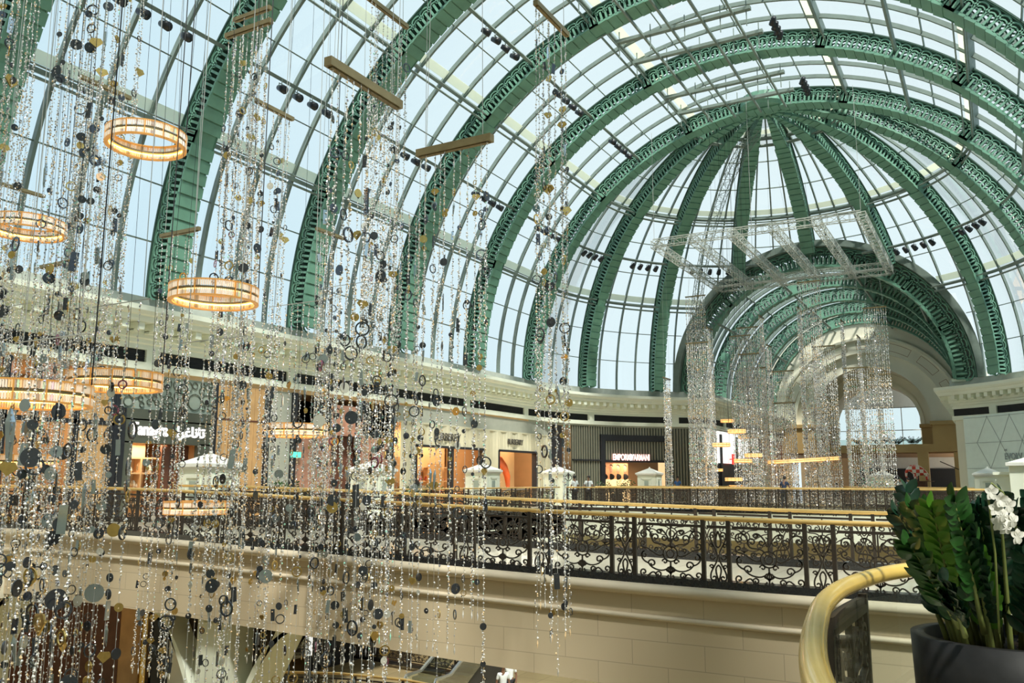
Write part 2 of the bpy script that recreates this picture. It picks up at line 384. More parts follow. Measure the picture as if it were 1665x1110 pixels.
# ------------------------------------------------------------------ near bridge
def camber(x):
    t = max(0, min(1, (-x-1)/20)); return .02 + .40*t*t*(3-2*t)
BY0, BY1 = 13.0, 17.55
bx = [3.5, 1, -1, -3, -5, -7, -9, -11, -13, -15, -17, -18.5, -20, -21.2, -22.2, -23.2, -24.2]
def bridge_y(x): return BY0 + (0 if x > -20 else -.06*(x+20)**2*.9)
bridge = struct(bpy.data.objects.new('floor_bridge', None)); COL.objects.link(bridge)
def bridge_sweep(name, prof, m, smooth=False):
    g = MB(); vs = []; n = len(prof)
    for x in bx:
        for (oy, z) in prof: vs.append((x, bridge_y(x)+oy, z+camber(x)))
    fs = []
    for i in range(len(bx)-1):
        for j in range(n): k = (j+1) % n; fs.append((i*n+j, i*n+k, (i+1)*n+k, (i+1)*n+j))
    fs += [tuple(range(n))[::-1], tuple(range(n*(len(bx)-1), n*len(bx)))]
    g.add(vs, fs); o = g.build(name, m, bridge, smooth); return o
struct(bridge_sweep('deck', [(.25, -.10), (4.4, -.10), (4.4, .02), (.25, .02)], M['marble']))
struct(bridge_sweep('fascia', [(0, -.08), (0, -1.52), (.5, -1.56), (4.2, -1.56), (4.6, -1.5), (4.6, -.08)], M['stone']))
md = [(-.06, .06), (-.12, .03), (-.15, -.02), (-.14, -.07), (-.08, -.11), (.02, -.13), (.3, -.1), (.3, .06)]
struct(bridge_sweep('upper_moulding', md, M['stone_plain'], True))
struct(bridge_sweep('lower_moulding', [(-.005, -.40), (-.05, -.42), (-.06, -.45), (-.05, -.48), (-.005, -.50)], M['stone_plain'], True))
struct(bridge_sweep('curb', [(-.04, .06), (.22, .06), (.22, .17), (-.04, .17)], M['black']))
struct(bridge_sweep('far_curb', [(4.38, .02), (4.6, .02), (4.6, .17), (4.38, .17)], M['black']))
# columns with curved brackets under the bridge
def bracket_column(cx, label):
    r_ = thing('bracket_column', label, 'column', (cx, 13.9, LOW))
    zt = -1.56+camber(cx)+.02; g = MB(); g.bb(cx-.5, cx+.5, 13.35, 14.5, LOW, zt)
    g.bb(cx-.62, cx+.62, 13.25, 14.6, LOW, LOW+.5)
    g.build('shaft', M['cream'], r_)
    g = MB(); g.bb(cx-.3, cx+.3, 13.3, 13.36, LOW+.8, zt-.1); g.build('raised_panel', M['cream'], r_)
    for s_ in (-1, 1):
        g = MB(); n = 14; inner = []; outr = []
        for i in range(n+1):
            a = i/n*pi/2
            inner.append((cx+s_*(.5+1.95*(1-cos(a))), zt-3.1+3.1*sin(a)))          # lower curved edge
        for i in range(n+1):
            t = i/n; outr.append((cx+s_*(.5+max(0, (t-.30))/.70*1.25), zt-3.1+3.1*min(1, t*1.0)))
        for y0, y1 in ((13.45, 14.4),):
            vs = []
            for (a, b) in zip(inner, outr):
                vs += [(a[0], y0, a[1]), (b[0], y0, b[1]), (b[0], y1, b[1]), (a[0], y1, a[1])]
            fs = []
            for i in range(n):
                for k in range(4): fs.append((4*i+k, 4*i+(k+1) % 4, 4*i+4+(k+1) % 4, 4*i+4+k))
            g.add(vs, fs)
        g.build('curved_bracket', M['cream'], r_)
        g = MB(); g.add([(cx+s_*.5, 14.0, zt), (cx+s_*.5, 14.0, zt-1.9), (cx+s_*1.7, 14.0, zt), (cx+s_*.5, 14.05, zt), (cx+s_*.5, 14.05, zt-1.9), (cx+s_*1.7, 14.05, zt)],
                        [(0, 1, 2), (3, 5, 4), (0, 3, 4, 1), (1, 4, 5, 2), (2, 5, 3, 0)])
        g.build('spandrel_grille', M['iron'], r_)
bracket_column(-14.75, 'cream stone column with curved brackets under the middle of the near bridge')
bracket_column(-24.3, 'cream stone column at the left edge carrying the arch beside the lower shops')
# ------------------------------------------------------------------ iron scroll panels
def spiral(cx, cz, r0, r1, a0, a1, n=16): return [(cx+(r0+(r1-r0)*i/n)*cos(a0+(a1-a0)*i/n), cz+(r0+(r1-r0)*i/n)*sin(a0+(a1-a0)*i/n)) for i in range(n+1)]
def bez(a, b, c, d, n=10):
    return [tuple((1-t)**3*p+3*(1-t)**2*t*q+3*(1-t)*t*t*r_+t**3*s_ for p, q, r_, s_ in zip(a, b, c, d)) for t in [i/n for i in range(n+1)]]
def scroll_panel(w, h, wide):
    g = MB(); cs = []
    if wide:
        A = []
        A.append(bez((.03, .10), (.12, .0), (.2, .02), (.24, .10), 8)+spiral(.19, .10, .05, .012, 0, 2*pi*1.1, 12))
        A.append(bez((.24, .10), (.30, .20), (.36, .02), (.44, .06), 8)+spiral(.44, .12, .06, .014, -pi/2, 2*pi*.9, 14))
        A.append(bez((.03, .22), (.10, .12), (.30, .16), (.36, .26), 8)+spiral(.30, .26, .065, .016, 0, 2*pi, 14))
        A.append(bez((.36, .26), (.5, .30), (.5, .42), (.42, .44), 8)+spiral(.42, .385, .055, .012, pi/2, pi/2-2*pi, 14))
        A.append(bez((.12, .40), (.22, .34), (.32, .50), (.44, .50), 8)+spiral(.44, .555, .055, .013, -pi/2, 2*pi*.85, 14))
        A.append(bez((.06, .52), (.14, .62), (.30, .50), (.30, .66), 8)+spiral(.24, .66, .06, .014, 0, 2*pi, 14))
        A.append(bez((.30, .66), (.32, .82), (.50, .80), (.48, .70), 8)+spiral(.43, .70, .055, .013, 0, -2*pi, 14))
        A.append(bez((.02, .60), (.05, .72), (.16, .84), (.22, .76), 8)+spiral(.175, .76, .045, .012, 0, -2*pi*.9, 12))
        A.append(spiral(.10, .66, .05, .012, pi, pi+2*pi, 10)); A.append(spiral(.36, .80, .04, .01, pi, 3*pi, 10))
        A.append(spiral(.09, .30, .045, .012, 0, 2*pi, 10)); A.append(spiral(.22, .48, .04, .01, -pi/2, 1.5*pi, 10))
        A.append(bez((0, .12), (.05, .16), (.03, .20), (0, .24), 5)); A.append(bez((0, .14), (.08, .15), (.09, .20), (.04, .17), 5))
        for a in A: cs += [a, [(-x, z) for x, z in a]]
        cs += [[(.115*cos(i*pi/12), .42+.115*sin(i*pi/12)) for i in range(25)], [(.06*cos(i*pi/8), .42+.06*sin(i*pi/8)) for i in range(17)]]
        cs += [[(0, .02), (0, .30)], [(0, .54), (0, .84)]]
    else:
        A = [bez((.01, .42), (.02, .30), (.13, .22), (.12, .12), 8)+spiral(.07, .11, .05, .012, 0, -2*pi, 12),
             bez((.01, .42), (.02, .55), (.13, .62), (.12, .74), 8)+spiral(.07, .74, .05, .012, 0, 2*pi, 12),
             spiral(.09, .42, .05, .012, pi, 3*pi, 12), bez((.0, .30), (.08, .24), (.02, .16), (0, .04), 6), bez((0, .55), (.08, .6), (.03, .7), (0, .8), 6), spiral(.1, .27, .035, .01, 0, 2*pi, 8), spiral(.1, .58, .035, .01, 0, 2*pi, 8)]
        for a in A: cs += [a, [(-x, z) for x, z in a]]
    for c in cs: g.sweep([(x, 0, z) for x, z in c], V(0, 1, 0), .021, .024)
    for z in (0, h): g.bb(-w/2, w/2, -.018, .018, z-.02, z+.02)
    return g.mesh('scroll_panel', M['iron'])
PW, PN, PH = 1.06, .34, .86
me_wide = scroll_panel(PW, PH, True); me_narrow = scroll_panel(PN, PH, False)
gp = MB(); gp.bb(-.03, .03, -.03, .03, -.12, .96); gp.box((0, 0, -.11), (.10, .10, .05)); gp.box((0, 0, -.06), (.085, .085, .03)); me_post = gp.mesh('post', M['iron'])
gf = MB()
for i in range(4):
    xx = -.36+.24*i; gf.sweep([(xx+.10*cos(a), 0, .9+.06*sin(a)) for a in [pi*k/8 for k in range(9)]], V(0, 1, 0), .015, .02)
me_frieze = gf.mesh('frieze_arch', M['iron'])
def balustrade(label, path, zf, group=None, curb=True, skip=(), rail_r=.038, cat='railing', frieze=False):
    """path of (x,y); zf(x,y) = level of the iron panel foot (rail top = +1.05)"""
    x0, y0 = path[0]; root = thing('balustrade', label, cat, (x0, y0, zf(x0, y0)), 0, group)
    L = [0]
    for a, b in zip(path, path[1:]): L.append(L[-1]+math.hypot(b[0]-a[0], b[1]-a[1]))
    def at(s_):
        for i in range(len(path)-1):
            if s_ <= L[i+1]+1e-9:
                t = (s_-L[i])/(L[i+1]-L[i]); return path[i][0]+(path[i+1][0]-path[i][0])*t, path[i][1]+(path[i+1][1]-path[i][1])*t
        return path[-1]
    n = max(8, int(L[-1]/.5)); pts = [at(L[-1]*i/n) for i in range(n+1)]
    g = MB(); g.tube([(x, y, zf(x, y)+1.02) for x, y in pts], rail_r, 10); g.build('handrail', M['brass'], root, True)
    if curb:
        g = MB(); g.sweep([(x, y, zf(x, y)-.13) for x, y in pts], V(0, 0, 1), .24, .14); g.build('curb', M['black'], root)
    s_ = .02; k = 0
    while s_ + (PW if k % 2 == 0 else PN) < L[-1]:
        w = PW if k % 2 == 0 else PN
        a = at(s_); b = at(s_+w); cx, cy_ = (a[0]+b[0])/2, (a[1]+b[1])/2; ang = atan2(b[1]-a[1], b[0]-a[0]); z = zf(cx, cy_)
        tilt = atan2(zf(*b)-zf(*a), w)
        link('scroll_panel', me_wide if k % 2 == 0 else me_narrow, root, (cx-x0, cy_-y0, z+.04-root.location.z), rot=(0, -tilt, ang))
        if frieze and k % 2 == 0: link('frieze', me_frieze, root, (cx-x0, cy_-y0, z+.04-root.location.z), rot=(0, -tilt, ang))
        link('post', me_post, root, (a[0]-x0, a[1]-y0, zf(*a)+.04-root.location.z), ang)
        s_ += w+.05; k += 1
    return root
def zb(x, y): return camber(x)+.06
balustrade('near bridge iron scroll balustrade with brass rail, front side facing the camera', [(x, bridge_y(x)+.08) for x in bx], zb, curb=False, frieze=True)
balustrade('far side iron balustrade of the near bridge, seen above the front one', [(x, BY1-.06) for x in (3.5, 1, -1, -3, -5, -7, -9, -11, -13, -15, -17, -19, -21.3)], zb, curb=False, frieze=True)
zg = lambda x, y: G+.07
balustrade('balustrade along the left gallery edge between the boxy towers', [(VL, 17.7), (VL, 30.0), (VL, 43.8)], zg)
balustrade('distant balustrade curving along the gallery in front of the slatted store', arc_xy(AX, YD, VRad, -90, -8, 14), zg)
balustrade('distant balustrade curving along the gallery in front of the white hoarding', arc_xy(AX, YD, VRad, 8, 90, 14), zg)
FB0, FB1 = 44.0, 48.6
slab('floor_far_bridge', [(VL+.01, FB0), (VR-.01, FB0), (VR-.01, FB1), (VL+.01, FB1)], G-1.5, G+.002, M['cream'])
balustrade('front balustrade of the far bridge where the man in navy leans', [(VL+.3, FB0+.1), (VR-.3, FB0+.1)], zg)
balustrade('back balustrade of the far bridge behind the man in navy', [(VL+.3, FB1-.1), (VR-.3, FB1-.1)], zg)
# lower level balustrade
zl = lambda x, y: LOW+.35
balustrade('lower level iron balustrade standing on black curb beside the escalator', [(-27, 31.6), (-21.5, 31.0), (-19.4, 30.6)], zl)
balustrade('lower level curved brass railed balustrade next to the bracket column', [(-19.5, 17.6), (-18.4, 18.8), (-16.6, 19.6), (-14.5, 19.9), (-12.5, 19.6)], lambda x, y: LOW+1.6)
# ------------------------------------------------------------------ roof ribs
PURL = [22.54, 47.46, 73.18]; D = .92; WR = .92
def rib_mesh(name, r, a0, a1, depth, width, pitch, taper=False):
    g = MB(); g.cur = 0
    n = 2*max(2, int(round(radians(a1-a0)*r/pitch/2))); da = radians(a1-a0)/n; A0 = radians(a0)
    pr = [radians(p) for p in PURL]+[pi-radians(p) for p in PURL]
    def pt(s_, t, y):
        a = A0+s_*da; rr = r-t
        yy = y
        if taper: yy = y*min(1, max(.16, cos(a)*3.2))
        return (rr*cos(a), yy, rr*sin(a))
    def plate(poly, y0, y1, edges=True):       # poly in (s,t)
        m = len(poly); vs = [pt(s_, t, y0) for s_, t in poly]+[pt(s_, t, y1) for s_, t in poly]
        fs = [tuple(range(m)), tuple(range(m, 2*m))[::-1]]
        if edges: fs += [(i, m+i, m+(i+1) % m, (i+1) % m) for i in range(m)]
        g.add(vs, fs)
    hw = width/2; th = .05*depth/.92; k = depth/.92
    unit = r*da                                # metres per s
    def ringstrip(cs, ct, rad, w, y0, y1, seg=8):
        for i in range(seg):
            b0 = pi*i/seg; b1 = pi*(i+1)/seg; q = []
            for (rr, b) in ((rad, b0), (rad, b1), (rad-w, b1), (rad-w, b0)): q.append((cs-rr*cos(b)/unit, ct-rr*sin(b)))
            plate(q, y0, y1)
    joint = lambda s_: any(abs(A0+s_*da-p) < radians(1.0) for p in pr)
    for sd in (-1, 1):
        y0 = sd*hw-(th if sd > 0 else 0); y1 = y0+th
        for i in range(n):
            plate([(i, 0), (i+1, 0), (i+1, .07*k), (i, .07*k)], y0, y1)
            plate([(i, .80*k), (i+1, .80*k), (i+1, depth), (i, depth)], y0, y1)
            wb = .10*k/unit
            plate([(i-wb/2, .36*k), (i+wb/2, .36*k), (i+wb/2, .82*k), (i-wb/2, .82*k)], y0, y1)
            if i % 2 == 0:
                ringstrip(i+1, .45*k, .37*k, .06*k, y0, y1, 8)
                ringstrip(i+1, .48*k, .24*k, .05*k, y0, y1, 6)
            if joint(i+.5): plate([(i, .2*k), (i+1, .2*k), (i+1, depth), (i, depth)], y0, y1)
    g.cur = 0
    for i in range(0, n, 2):                    # segmented inner flange with overlapping toothed edges
        if joint(i+.5): continue
        e_ = .03/unit; o_ = .05*k
        vs = [pt(i+e_, depth, -hw-o_), pt(i+2-e_, depth+.035, -hw-o_), pt(i+2-e_, depth+.035, hw+o_), pt(i+e_, depth, hw+o_)]
        vs += [pt(i+e_, depth-.05, -hw-o_), pt(i+2-e_, depth-.05, -hw-o_), pt(i+2-e_, depth-.05, hw+o_), pt(i+e_, depth-.05, hw+o_)]
        g.add(vs, [(0, 1, 2, 3), (4, 7, 6, 5), (0, 4, 5, 1), (1, 5, 6, 2), (2, 6, 7, 3), (3, 7, 4, 0)])
    for i in range(n):
        vs = [pt(i, depth-.03, -hw), pt(i+1, depth-.03, -hw), pt(i+1, depth-.03, hw), pt(i, depth-.03, hw)]
        g.add(vs, [(0, 1, 2, 3)])
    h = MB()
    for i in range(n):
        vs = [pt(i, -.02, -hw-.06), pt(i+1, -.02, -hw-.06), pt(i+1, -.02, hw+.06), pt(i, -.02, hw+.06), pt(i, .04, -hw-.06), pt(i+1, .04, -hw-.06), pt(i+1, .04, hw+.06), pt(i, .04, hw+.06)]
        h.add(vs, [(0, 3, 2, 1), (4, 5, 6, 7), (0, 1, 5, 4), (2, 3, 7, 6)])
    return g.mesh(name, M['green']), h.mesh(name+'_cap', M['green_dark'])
full = rib_mesh('lattice_web', R-.08, 0, 180, D, WR, .25)
quart = rib_mesh('lattice_web', R-.10, 0, 87, D, WR*.86, .25, True)
q31 = rib_mesh('lattice_web', R-.10, 30.9, 87, D, WR*.86, .25, True)
q37 = rib_mesh('lattice_web', R-.10, 37.6, 87, D, WR*.86, .25, True)
small = rib_mesh('lattice_web', 9.15, 0, 180, 1.0, .6, .30)
front_small = rib_mesh('lattice_web', 9.7, 0, 180, 1.35, .7, .34)
def rib(meshes, loc, rz, label, group=None):
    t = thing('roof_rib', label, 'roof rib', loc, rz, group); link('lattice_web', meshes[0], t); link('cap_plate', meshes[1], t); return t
names = ['arched green lattice rib where the barrel vault meets the dome', 'second arched green lattice rib in front of the dome', 'third arched green lattice rib, behind the tilted bronze bar',
         'fourth arched green lattice rib, meeting the cornice above the rose marble shopfront', 'fifth arched green lattice rib, beside the highest ring chandelier', 'green lattice rib cutting the upper left corner',
         'green lattice rib overhead, nearest to the camera', 'green lattice rib over the camera', 'green lattice rib at the back of the hall']
for k in range(9): rib(full, (AX, YD-SP*k, ZS), 0, names[k])
dn = {-67.5: 'leftmost meridian rib of the dome, above the dark gap between stores', -45: 'second meridian rib of the dome, above the slatted storefront', -22.5: 'meridian rib of the dome beside the hanging ladder truss',
      0: 'central meridian rib of the dome above the far arch', 22.5: 'meridian rib of the dome ending on the right shoulder of the far arch', 45: 'meridian rib of the dome landing on the right cornice', 67.5: 'rightmost meridian rib of the dome near the right frame edge'}
for th_, lab in dn.items():
    ms = quart if abs(th_) > 30 else (q31 if abs(th_) > 10 else q37)
    rib(ms, (AX, YD, ZS), radians(90-th_), lab)
YS = YD+sqrt(R*R-9.75**2)
for k, lab in enumerate(['front green rib of the small barrel vault at the dome edge', 'second green rib inside the small barrel vault', 'third green rib inside the small barrel vault', 'fourth green rib inside the small barrel vault', 'last green rib of the small barrel vault against the cream end wall']):
    rib(small if k else front_small, (AX, YS+.35+k*5.9, ZS), 0, lab)
g = MB(); g.lathe([(0, 15.1), (1.2, 15.0), (1.35, 15.2), (1.3, 15.75), (0, 15.95)], 24, (AX, YD, ZS)); tag(g.build('dome_hub', M['green']), 'round green hub plate at the top of the dome where the ribs meet', 'hub')
# purlins, mullions, glazing bars
def SB(y, ph, r=R, side=-1):
    a = radians(ph); return V(AX+side*r*cos(a), y, ZS+r*sin(a))
def SD(th_, ph, r=R):
    a = radians(ph); t = radians(th_); return V(AX+r*cos(a)*sin(t), YD+r*cos(a)*cos(t), ZS+r*sin(a))
def rad_b(ph, side): a = radians(ph); return V(side*cos(a), 0, sin(a))
def rad_d(th_, ph): a = radians(ph); t = radians(th_); return V(cos(a)*sin(t), cos(a)*cos(t), sin(a))
win1 = struct(bpy.data.objects.new('window_1', None)); COL.objects.link(win1)
win2 = struct(bpy.data.objects.new('window_2', None)); COL.objects.link(win2)
win3 = struct(bpy.data.objects.new('window_3', None)); COL.objects.link(win3)
g = MB(); gt = MB(); gl = MB(); gc = MB()
y0b, y1b = YB, YD
cut = lambda th_, ph: (R*cos(radians(ph))*sin(radians(th_)))**2+(R*sin(radians(ph)))**2 < 9.8**2
def arc_d(mb, ph, r, w, h, lo=-90, hi=90, fill=None):
    seg = []; n = 72
    for i in range(n+1):
        th_ = lo+(hi-lo)*i/n
        if cut(th_, ph):
            if len(seg) > 1: mb.sweep([SD(a, ph, r) for a in seg], [rad_d(a, ph) for a in seg], w, h)
            seg = []
        else: seg.append(th_)
    if len(seg) > 1: mb.sweep([SD(a, ph, r) for a in seg], [rad_d(a, ph) for a in seg], w, h)
gd = MB(); gdt = MB(); gdl = MB()
for side in (-1, 1):
    for ph in PURL:
        g.sweep([SB(y0b, ph, R-.12, side), SB(y1b, ph, R-.12, side)], rad_b(ph, side), .16, .36)
        gl.sweep([SB(y0b, ph+1.5, R-.02, side), SB(y1b, ph+1.5, R-.02, side)], rad_b(ph+1.5, side), .42, .012)
        gt.tube([SB(y0b, ph-.9, R-.62, side), SB(y1b, ph-.9, R-.62, side)], .055, 6)
        gt.tube([SB(y0b, ph+.4, R-.80, side), SB(y1b, ph+.4, R-.80, side)], .035, 6)
    for ph in (7.5, 15, 30.8, 39, 56, 64.5, 81, 87.5): gt.sweep([SB(y0b, ph, R-.02, side), SB(y1b, ph, R-.02, side)], rad_b(ph, side), .05, .07)
    for ph in (35, 60): g.sweep([SB(y0b, ph, R-.55, side), SB(y1b, ph, R-.55, side)], rad_b(ph, side), .14, .16)
for ph in PURL:
    arc_d(gd, ph, R-.12, .16, .36); arc_d(gdl, ph+1.5, R-.02, .42, .012); arc_d(gdt, ph-.9, R-.62, .10, .10); arc_d(gdt, ph+.4, R-.8, .07, .07)
for ph in (7.5, 15, 30.8, 39, 56, 64.5): arc_d(gdt, ph, R-.02, .05, .07)
arc_d(gd, 35, R-.7, .14, .16, -88, -13); arc_d(gd, 35, R-.7, .14, .16, 14, 88)
for k in range(9):
    y = YD-SP*k
    for j in (1, 2, 3):
        yy = y-SP*j/4
        if yy < YB: continue
        g.sweep([SB(yy, a, R-.03, 1) for a in range(0, 181, 3)], [rad_b(a, 1) for a in range(0, 181, 3)], .12, .20)
for i in range(32):
    th_ = -90+22.5*i/4
    if i % 4 == 0: continue
    phs = [a for a in [p*1.5 for p in range(0, 55)] if not cut(th_, a)]
    if len(phs) > 2: gd.sweep([SD(th_, a, R-.03) for a in phs], [rad_d(th_, a) for a in phs], .09, .16)
# walkway frames hung under the crown
gk = MB()
for dx in (-2.9, -1.5, 0, 1.4):
    gk.bb(AX+dx-.05, AX+dx+.05, 2, 48, ZS+14.62, ZS+14.74)
for k in range(7):
    for j in (1, 2):
        y = YD-SP*k-SP*(j/3.0)-.2
        gk.bb(AX-4.4, AX+2.2, y-.13, y+.13, ZS+14.70, ZS+14.86)
        for dx in (-4.2, -2.6, -.9, .8, 2.0): gk.bb(AX+dx-.02, AX+dx+.02, y-.02, y+.02, ZS+13.95, ZS+15.3)
gk.build('crown_walkway', M['steel'], win1)
g.build('window_frame', M['steel'], win1); gt.build('glazing_bar', M['steel'], win1); gl.build('light_strip', M['blind'], win1)
gd.build('window_frame', M['steel'], win2); gdt.build('glazing_bar', M['steel'], win2); gdl.build('light_strip', M['blind'], win2)
# glass skins
def grid_skin(name, rows, m, par):
    mb = MB(); n = len(rows[0]); vs = [p for r_ in rows for p in r_]; fs = []
    for i in range(len(rows)-1):
        for j in range(n-1):
            q = (i*n+j, i*n+j+1, (i+1)*n+j+1, (i+1)*n+j)
            if any(vs[k] is None for k in q): continue
            fs.append(q)
    vs = [v if v is not None else V(0, 0, 0) for v in vs]
    used = sorted({k for f in fs for k in f}); rm = {k: i for i, k in enumerate(used)}
    mb.add([vs[k] for k in used], [tuple(rm[k] for k in f) for f in fs]); return mb.build(name, m, par, True)
grid_skin('pane', [[SB(y, a, R+.05, 1) for a in range(0, 181, 3)] for y in (YB, YD)], M['glass'], win1)
grid_skin('pane', [[(None if cut(th_, a) else SD(th_, a, R+.05)) for a in range(0, 91, 2)] for th_ in [-90+2.25*i for i in range(81)]], M['glass'], win2)
RS = 9.25
grid_skin('pane', [[V(AX+RS*cos(radians(a)), y, ZS+RS*sin(radians(a))) for a in range(0, 181, 4)] for y in (YS, YE)], M['glass'], win3)
g = MB(); gl = MB(); gs = MB()
arcs = list(range(0, 181, 4)); av = lambda rr, y: [V(AX+rr*cos(radians(a)), y, ZS+rr*sin(radians(a))) for a in arcs]; au = [V(cos(radians(a)), 0, sin(radians(a))) for a in arcs]
for k in range(5):
    yk = YS+.35+k*5.9
    for j in (1, 2, 3, 4):
        y = yk+5.9*j/5
        if y < YE: g.sweep(av(RS-.05, y), au, .20, .26)
for ph in (18, 36, 54, 72, 90, 108, 126, 144, 162):
    a = radians(ph); g.sweep([V(AX+(RS-.1)*cos(a), YS, ZS+(RS-.1)*sin(a)), V(AX+(RS-.1)*cos(a), YE, ZS+(RS-.1)*sin(a))], V(cos(a), 0, sin(a)), .10, .22)
for ph in (36, 72, 108, 144):
    a = radians(ph); g.tube([V(AX+(RS-.9)*cos(a), YS, ZS+(RS-.9)*sin(a)), V(AX+(RS-.9)*cos(a), YE, ZS+(RS-.9)*sin(a))], .10, 6)
gs.sweep(av(9.95, YS-.1), au, .8, .45)                                   # grey steel collar at the dome edge
gs.sweep(av(9.65, YS+.35), au, .10, .9)
sh_ = MB(); sh_.add([(AX+(RS+.1)*cos(radians(a)), y, ZS+(RS+.1)*sin(radians(a))) for a in range(0, 82, 4) for y in (YS+.4, YE)], [(2*i, 2*i+1, 2*i+3, 2*i+2) for i in range(20)]); sh_.build('added_sun_block', M['steel'], win3, True)  # solid panels added over the right half to keep the sun out
g.build('window_frame', M['steel'], win3); gs.build('collar', M['steel'], win3)
# springing ledge: solid collar under both vaults
for nm, px_ in (('trim_3', left_path), ('trim_4', right_path)):
    g = MB(); profile_sweep(g, px_, [(-.15, 7.72), (-.15, 8.16), (.5, 8.16), (.5, 7.72)]); struct(g.build(nm, M['steel_light']))
g = MB()
for x_ in (AX-HALF-1.55, AX+HALF+.02): g.bb(x_, x_+1.53, YS+.2, YE, 8.0, 8.2)
struct(g.build('trim_5', M['cream']))
# ------------------------------------------------------------------ end wall with stepped arches
def annulus(mb, y0, y1, ri, ro, cz, x=AX, n=32):
    for i in range(n):
        a0, a1 = pi*i/n, pi*(i+1)/n; q = []
        for y in (y0, y1):
            for (rr, a) in ((ri, a0), (ri, a1), (ro, a1), (ro, a0)): q.append((x+rr*cos(a), y, cz+rr*sin(a)))
        mb.add(q, [(0, 3, 2, 1), (4, 5, 6, 7), (0, 1, 5, 4), (2, 3, 7, 6)])
CZ = 7.15
g = MB(); annulus(g, YE, YE+.5, 6.75, 11, CZ); annulus(g, YE-.25, YE, 8.0, 8.25, CZ); struct(g.build('wall_end', M['cream_wall']))
g = MB()
for k in range(7):                                                           # incised panels of the archivolt
    a0 = radians(14+k*22.2); a1 = a0+radians(15)
    for (r0, r1) in ((7.08, 7.12), (7.78, 7.82)):
        for i in range(5):
            b0 = a0+(a1-a0)*i/5; b1 = a0+(a1-a0)*(i+1)/5
            g.add([(AX+r_*cos(b), YE-.012, CZ+r_*sin(b)) for r_, b in ((r0, b0), (r0, b1), (r1, b1), (r1, b0))], [(0, 1, 2, 3)])
    for b in (a0, a1): g.add([(AX+r_*cos(b+d), YE-.012, CZ+r_*sin(b+d)) for r_, d in ((7.1, 0), (7.1, .005), (7.8, .005), (7.8, 0))], [(0, 1, 2, 3)])
struct(g.build('trim_6', M['brown']))
g = MB(); annulus(g, YE+.5, 92.5, 5.35, 6.95, CZ); struct(g.build('wall_arch_middle', M['cream_wall']))
g = MB(); annulus(g, 92.5, 97, 4.15, 5.6, CZ); annulus(g, 92.3, 92.5, 4.15, 4.5, CZ); struct(g.build('wall_arch_inner', M['cream_wall']))
g = MB()
for s_ in (-1, 1):
    for (xa, xb, ya, yb) in ((6.75, 9.6, YE, YE+.6), (5.35, 6.8, YE+.1, 92.5), (4.15, 5.4, 92.4, 97)):
        g.bb(AX+s_*xa, AX+s_*xb, ya, yb, 4.35, CZ)
    for (xa, xb, ya, yb) in ((6.6, 9.6, YE-.15, YE+.6), (5.2, 6.95, YE-.1, 92.5), (4.0, 5.5, 92.2, 97)):
        g.bb(AX+s_*xa, AX+s_*xb, ya, yb, CZ-.35, CZ-.002)
g.bb(AX-7, AX+7, YE+.2, YE+.6, 4.3, 5.05)
struct(g.build('wall_piers', M['yellow']))
g = MB(); g.bb(AX-9.6, AX+9.6, YE+.6, 110, 4.2, 4.4); struct(g.build('ceiling_passage', M['brown']))
g = MB()
for x_ in (AX-8, AX-4.6, AX+4.4, AX+7.4): g.bb(x_-.45, x_+.45, YE+.1, YE+1, G, 4.3); 
struct(g.build('wall_pillars', M['yellow']))
g = MB(); g.bb(AX-9.6, AX+9.6, 104, 104.2, G, 4.2); struct(g.build('wall_far', M['peach']))
g = MB(); g.bb(AX-3.2, AX+7, 103.6, 103.9, 3.0, 4.2); tag(g.build('shop_sign_band', M['white']), 'long white lit band over the most distant dark shopfront', 'sign band')
g = MB(); g.bb(AX-3.2, AX+7, 103.4, 103.8, G, 3.0); tag(g.build('dark_shopfront', M['frame_black']), 'most distant dark shopfront under the far arch', 'shopfront')
# big far window
w4 = struct(bpy.data.objects.new('window_4', None)); COL.objects.link(w4)
g = MB(); g.bb(AX-5.6, AX+5.6, 100, 100.05, 4.4, 9.4)
g.build('pane', M['glass'], w4)
g = MB()
for i in range(7): g.bb(AX-5.4+i*1.8-.04, AX-5.4+i*1.8+.04, 99.9, 100, 4.4, 9.4)
for z in (4.6, 7.0, 9.4): g.bb(AX-5.6, AX+5.6, 99.9, 100, z-.04, z+.04)
g.build('window_frame', M['steel_light'], w4)
g = MB(); g.bb(AX-6, AX+6, 99.9, 100.2, 9.4, 12.5); struct(g.build('wall_over_window', M['white']))
g = MB(); g.bb(AX-6, AX+6, 96.9, 100.3, 12.3, 12.5); struct(g.build('ceiling_arch', M['white']))
# balcony rail at the far arch
g = MB(); g.bb(AX-4.1, AX+4.1, 97.0, 97.04, 5.1, 5.95); o = g.build('glass_parapet', M['glass_clear']); tag(o, 'low glass parapet at the foot of the distant arched window', 'parapet')
# ------------------------------------------------------------------ text helper
def text_obj(s_, size, m, loc, rot, extr=.03, sx=1.0, align='LEFT', name='lettering', par=None, bold=0.0, shear=0):
    cu = bpy.data.curves.new(name, 'FONT'); cu.body = s_; cu.size = size; cu.extrude = extr; cu.align_x = align; cu.offset = bold; cu.shear = shear
    tmp = bpy.data.objects.new('tmp', cu); COL.objects.link(tmp)
    bpy.context.view_layer.update()
    me = bpy.data.meshes.new_from_object(tmp.evaluated_get(bpy.context.evaluated_depsgraph_get()))
    bpy.data.objects.remove(tmp); me.materials.clear(); me.materials.append(m)
    o = link(name, me, None, loc); o.rotation_euler = rot; o.scale = (sx, 1, 1)
    if par is not None:
        o.location = Vector(loc)-par.location; o.parent = par
    return o
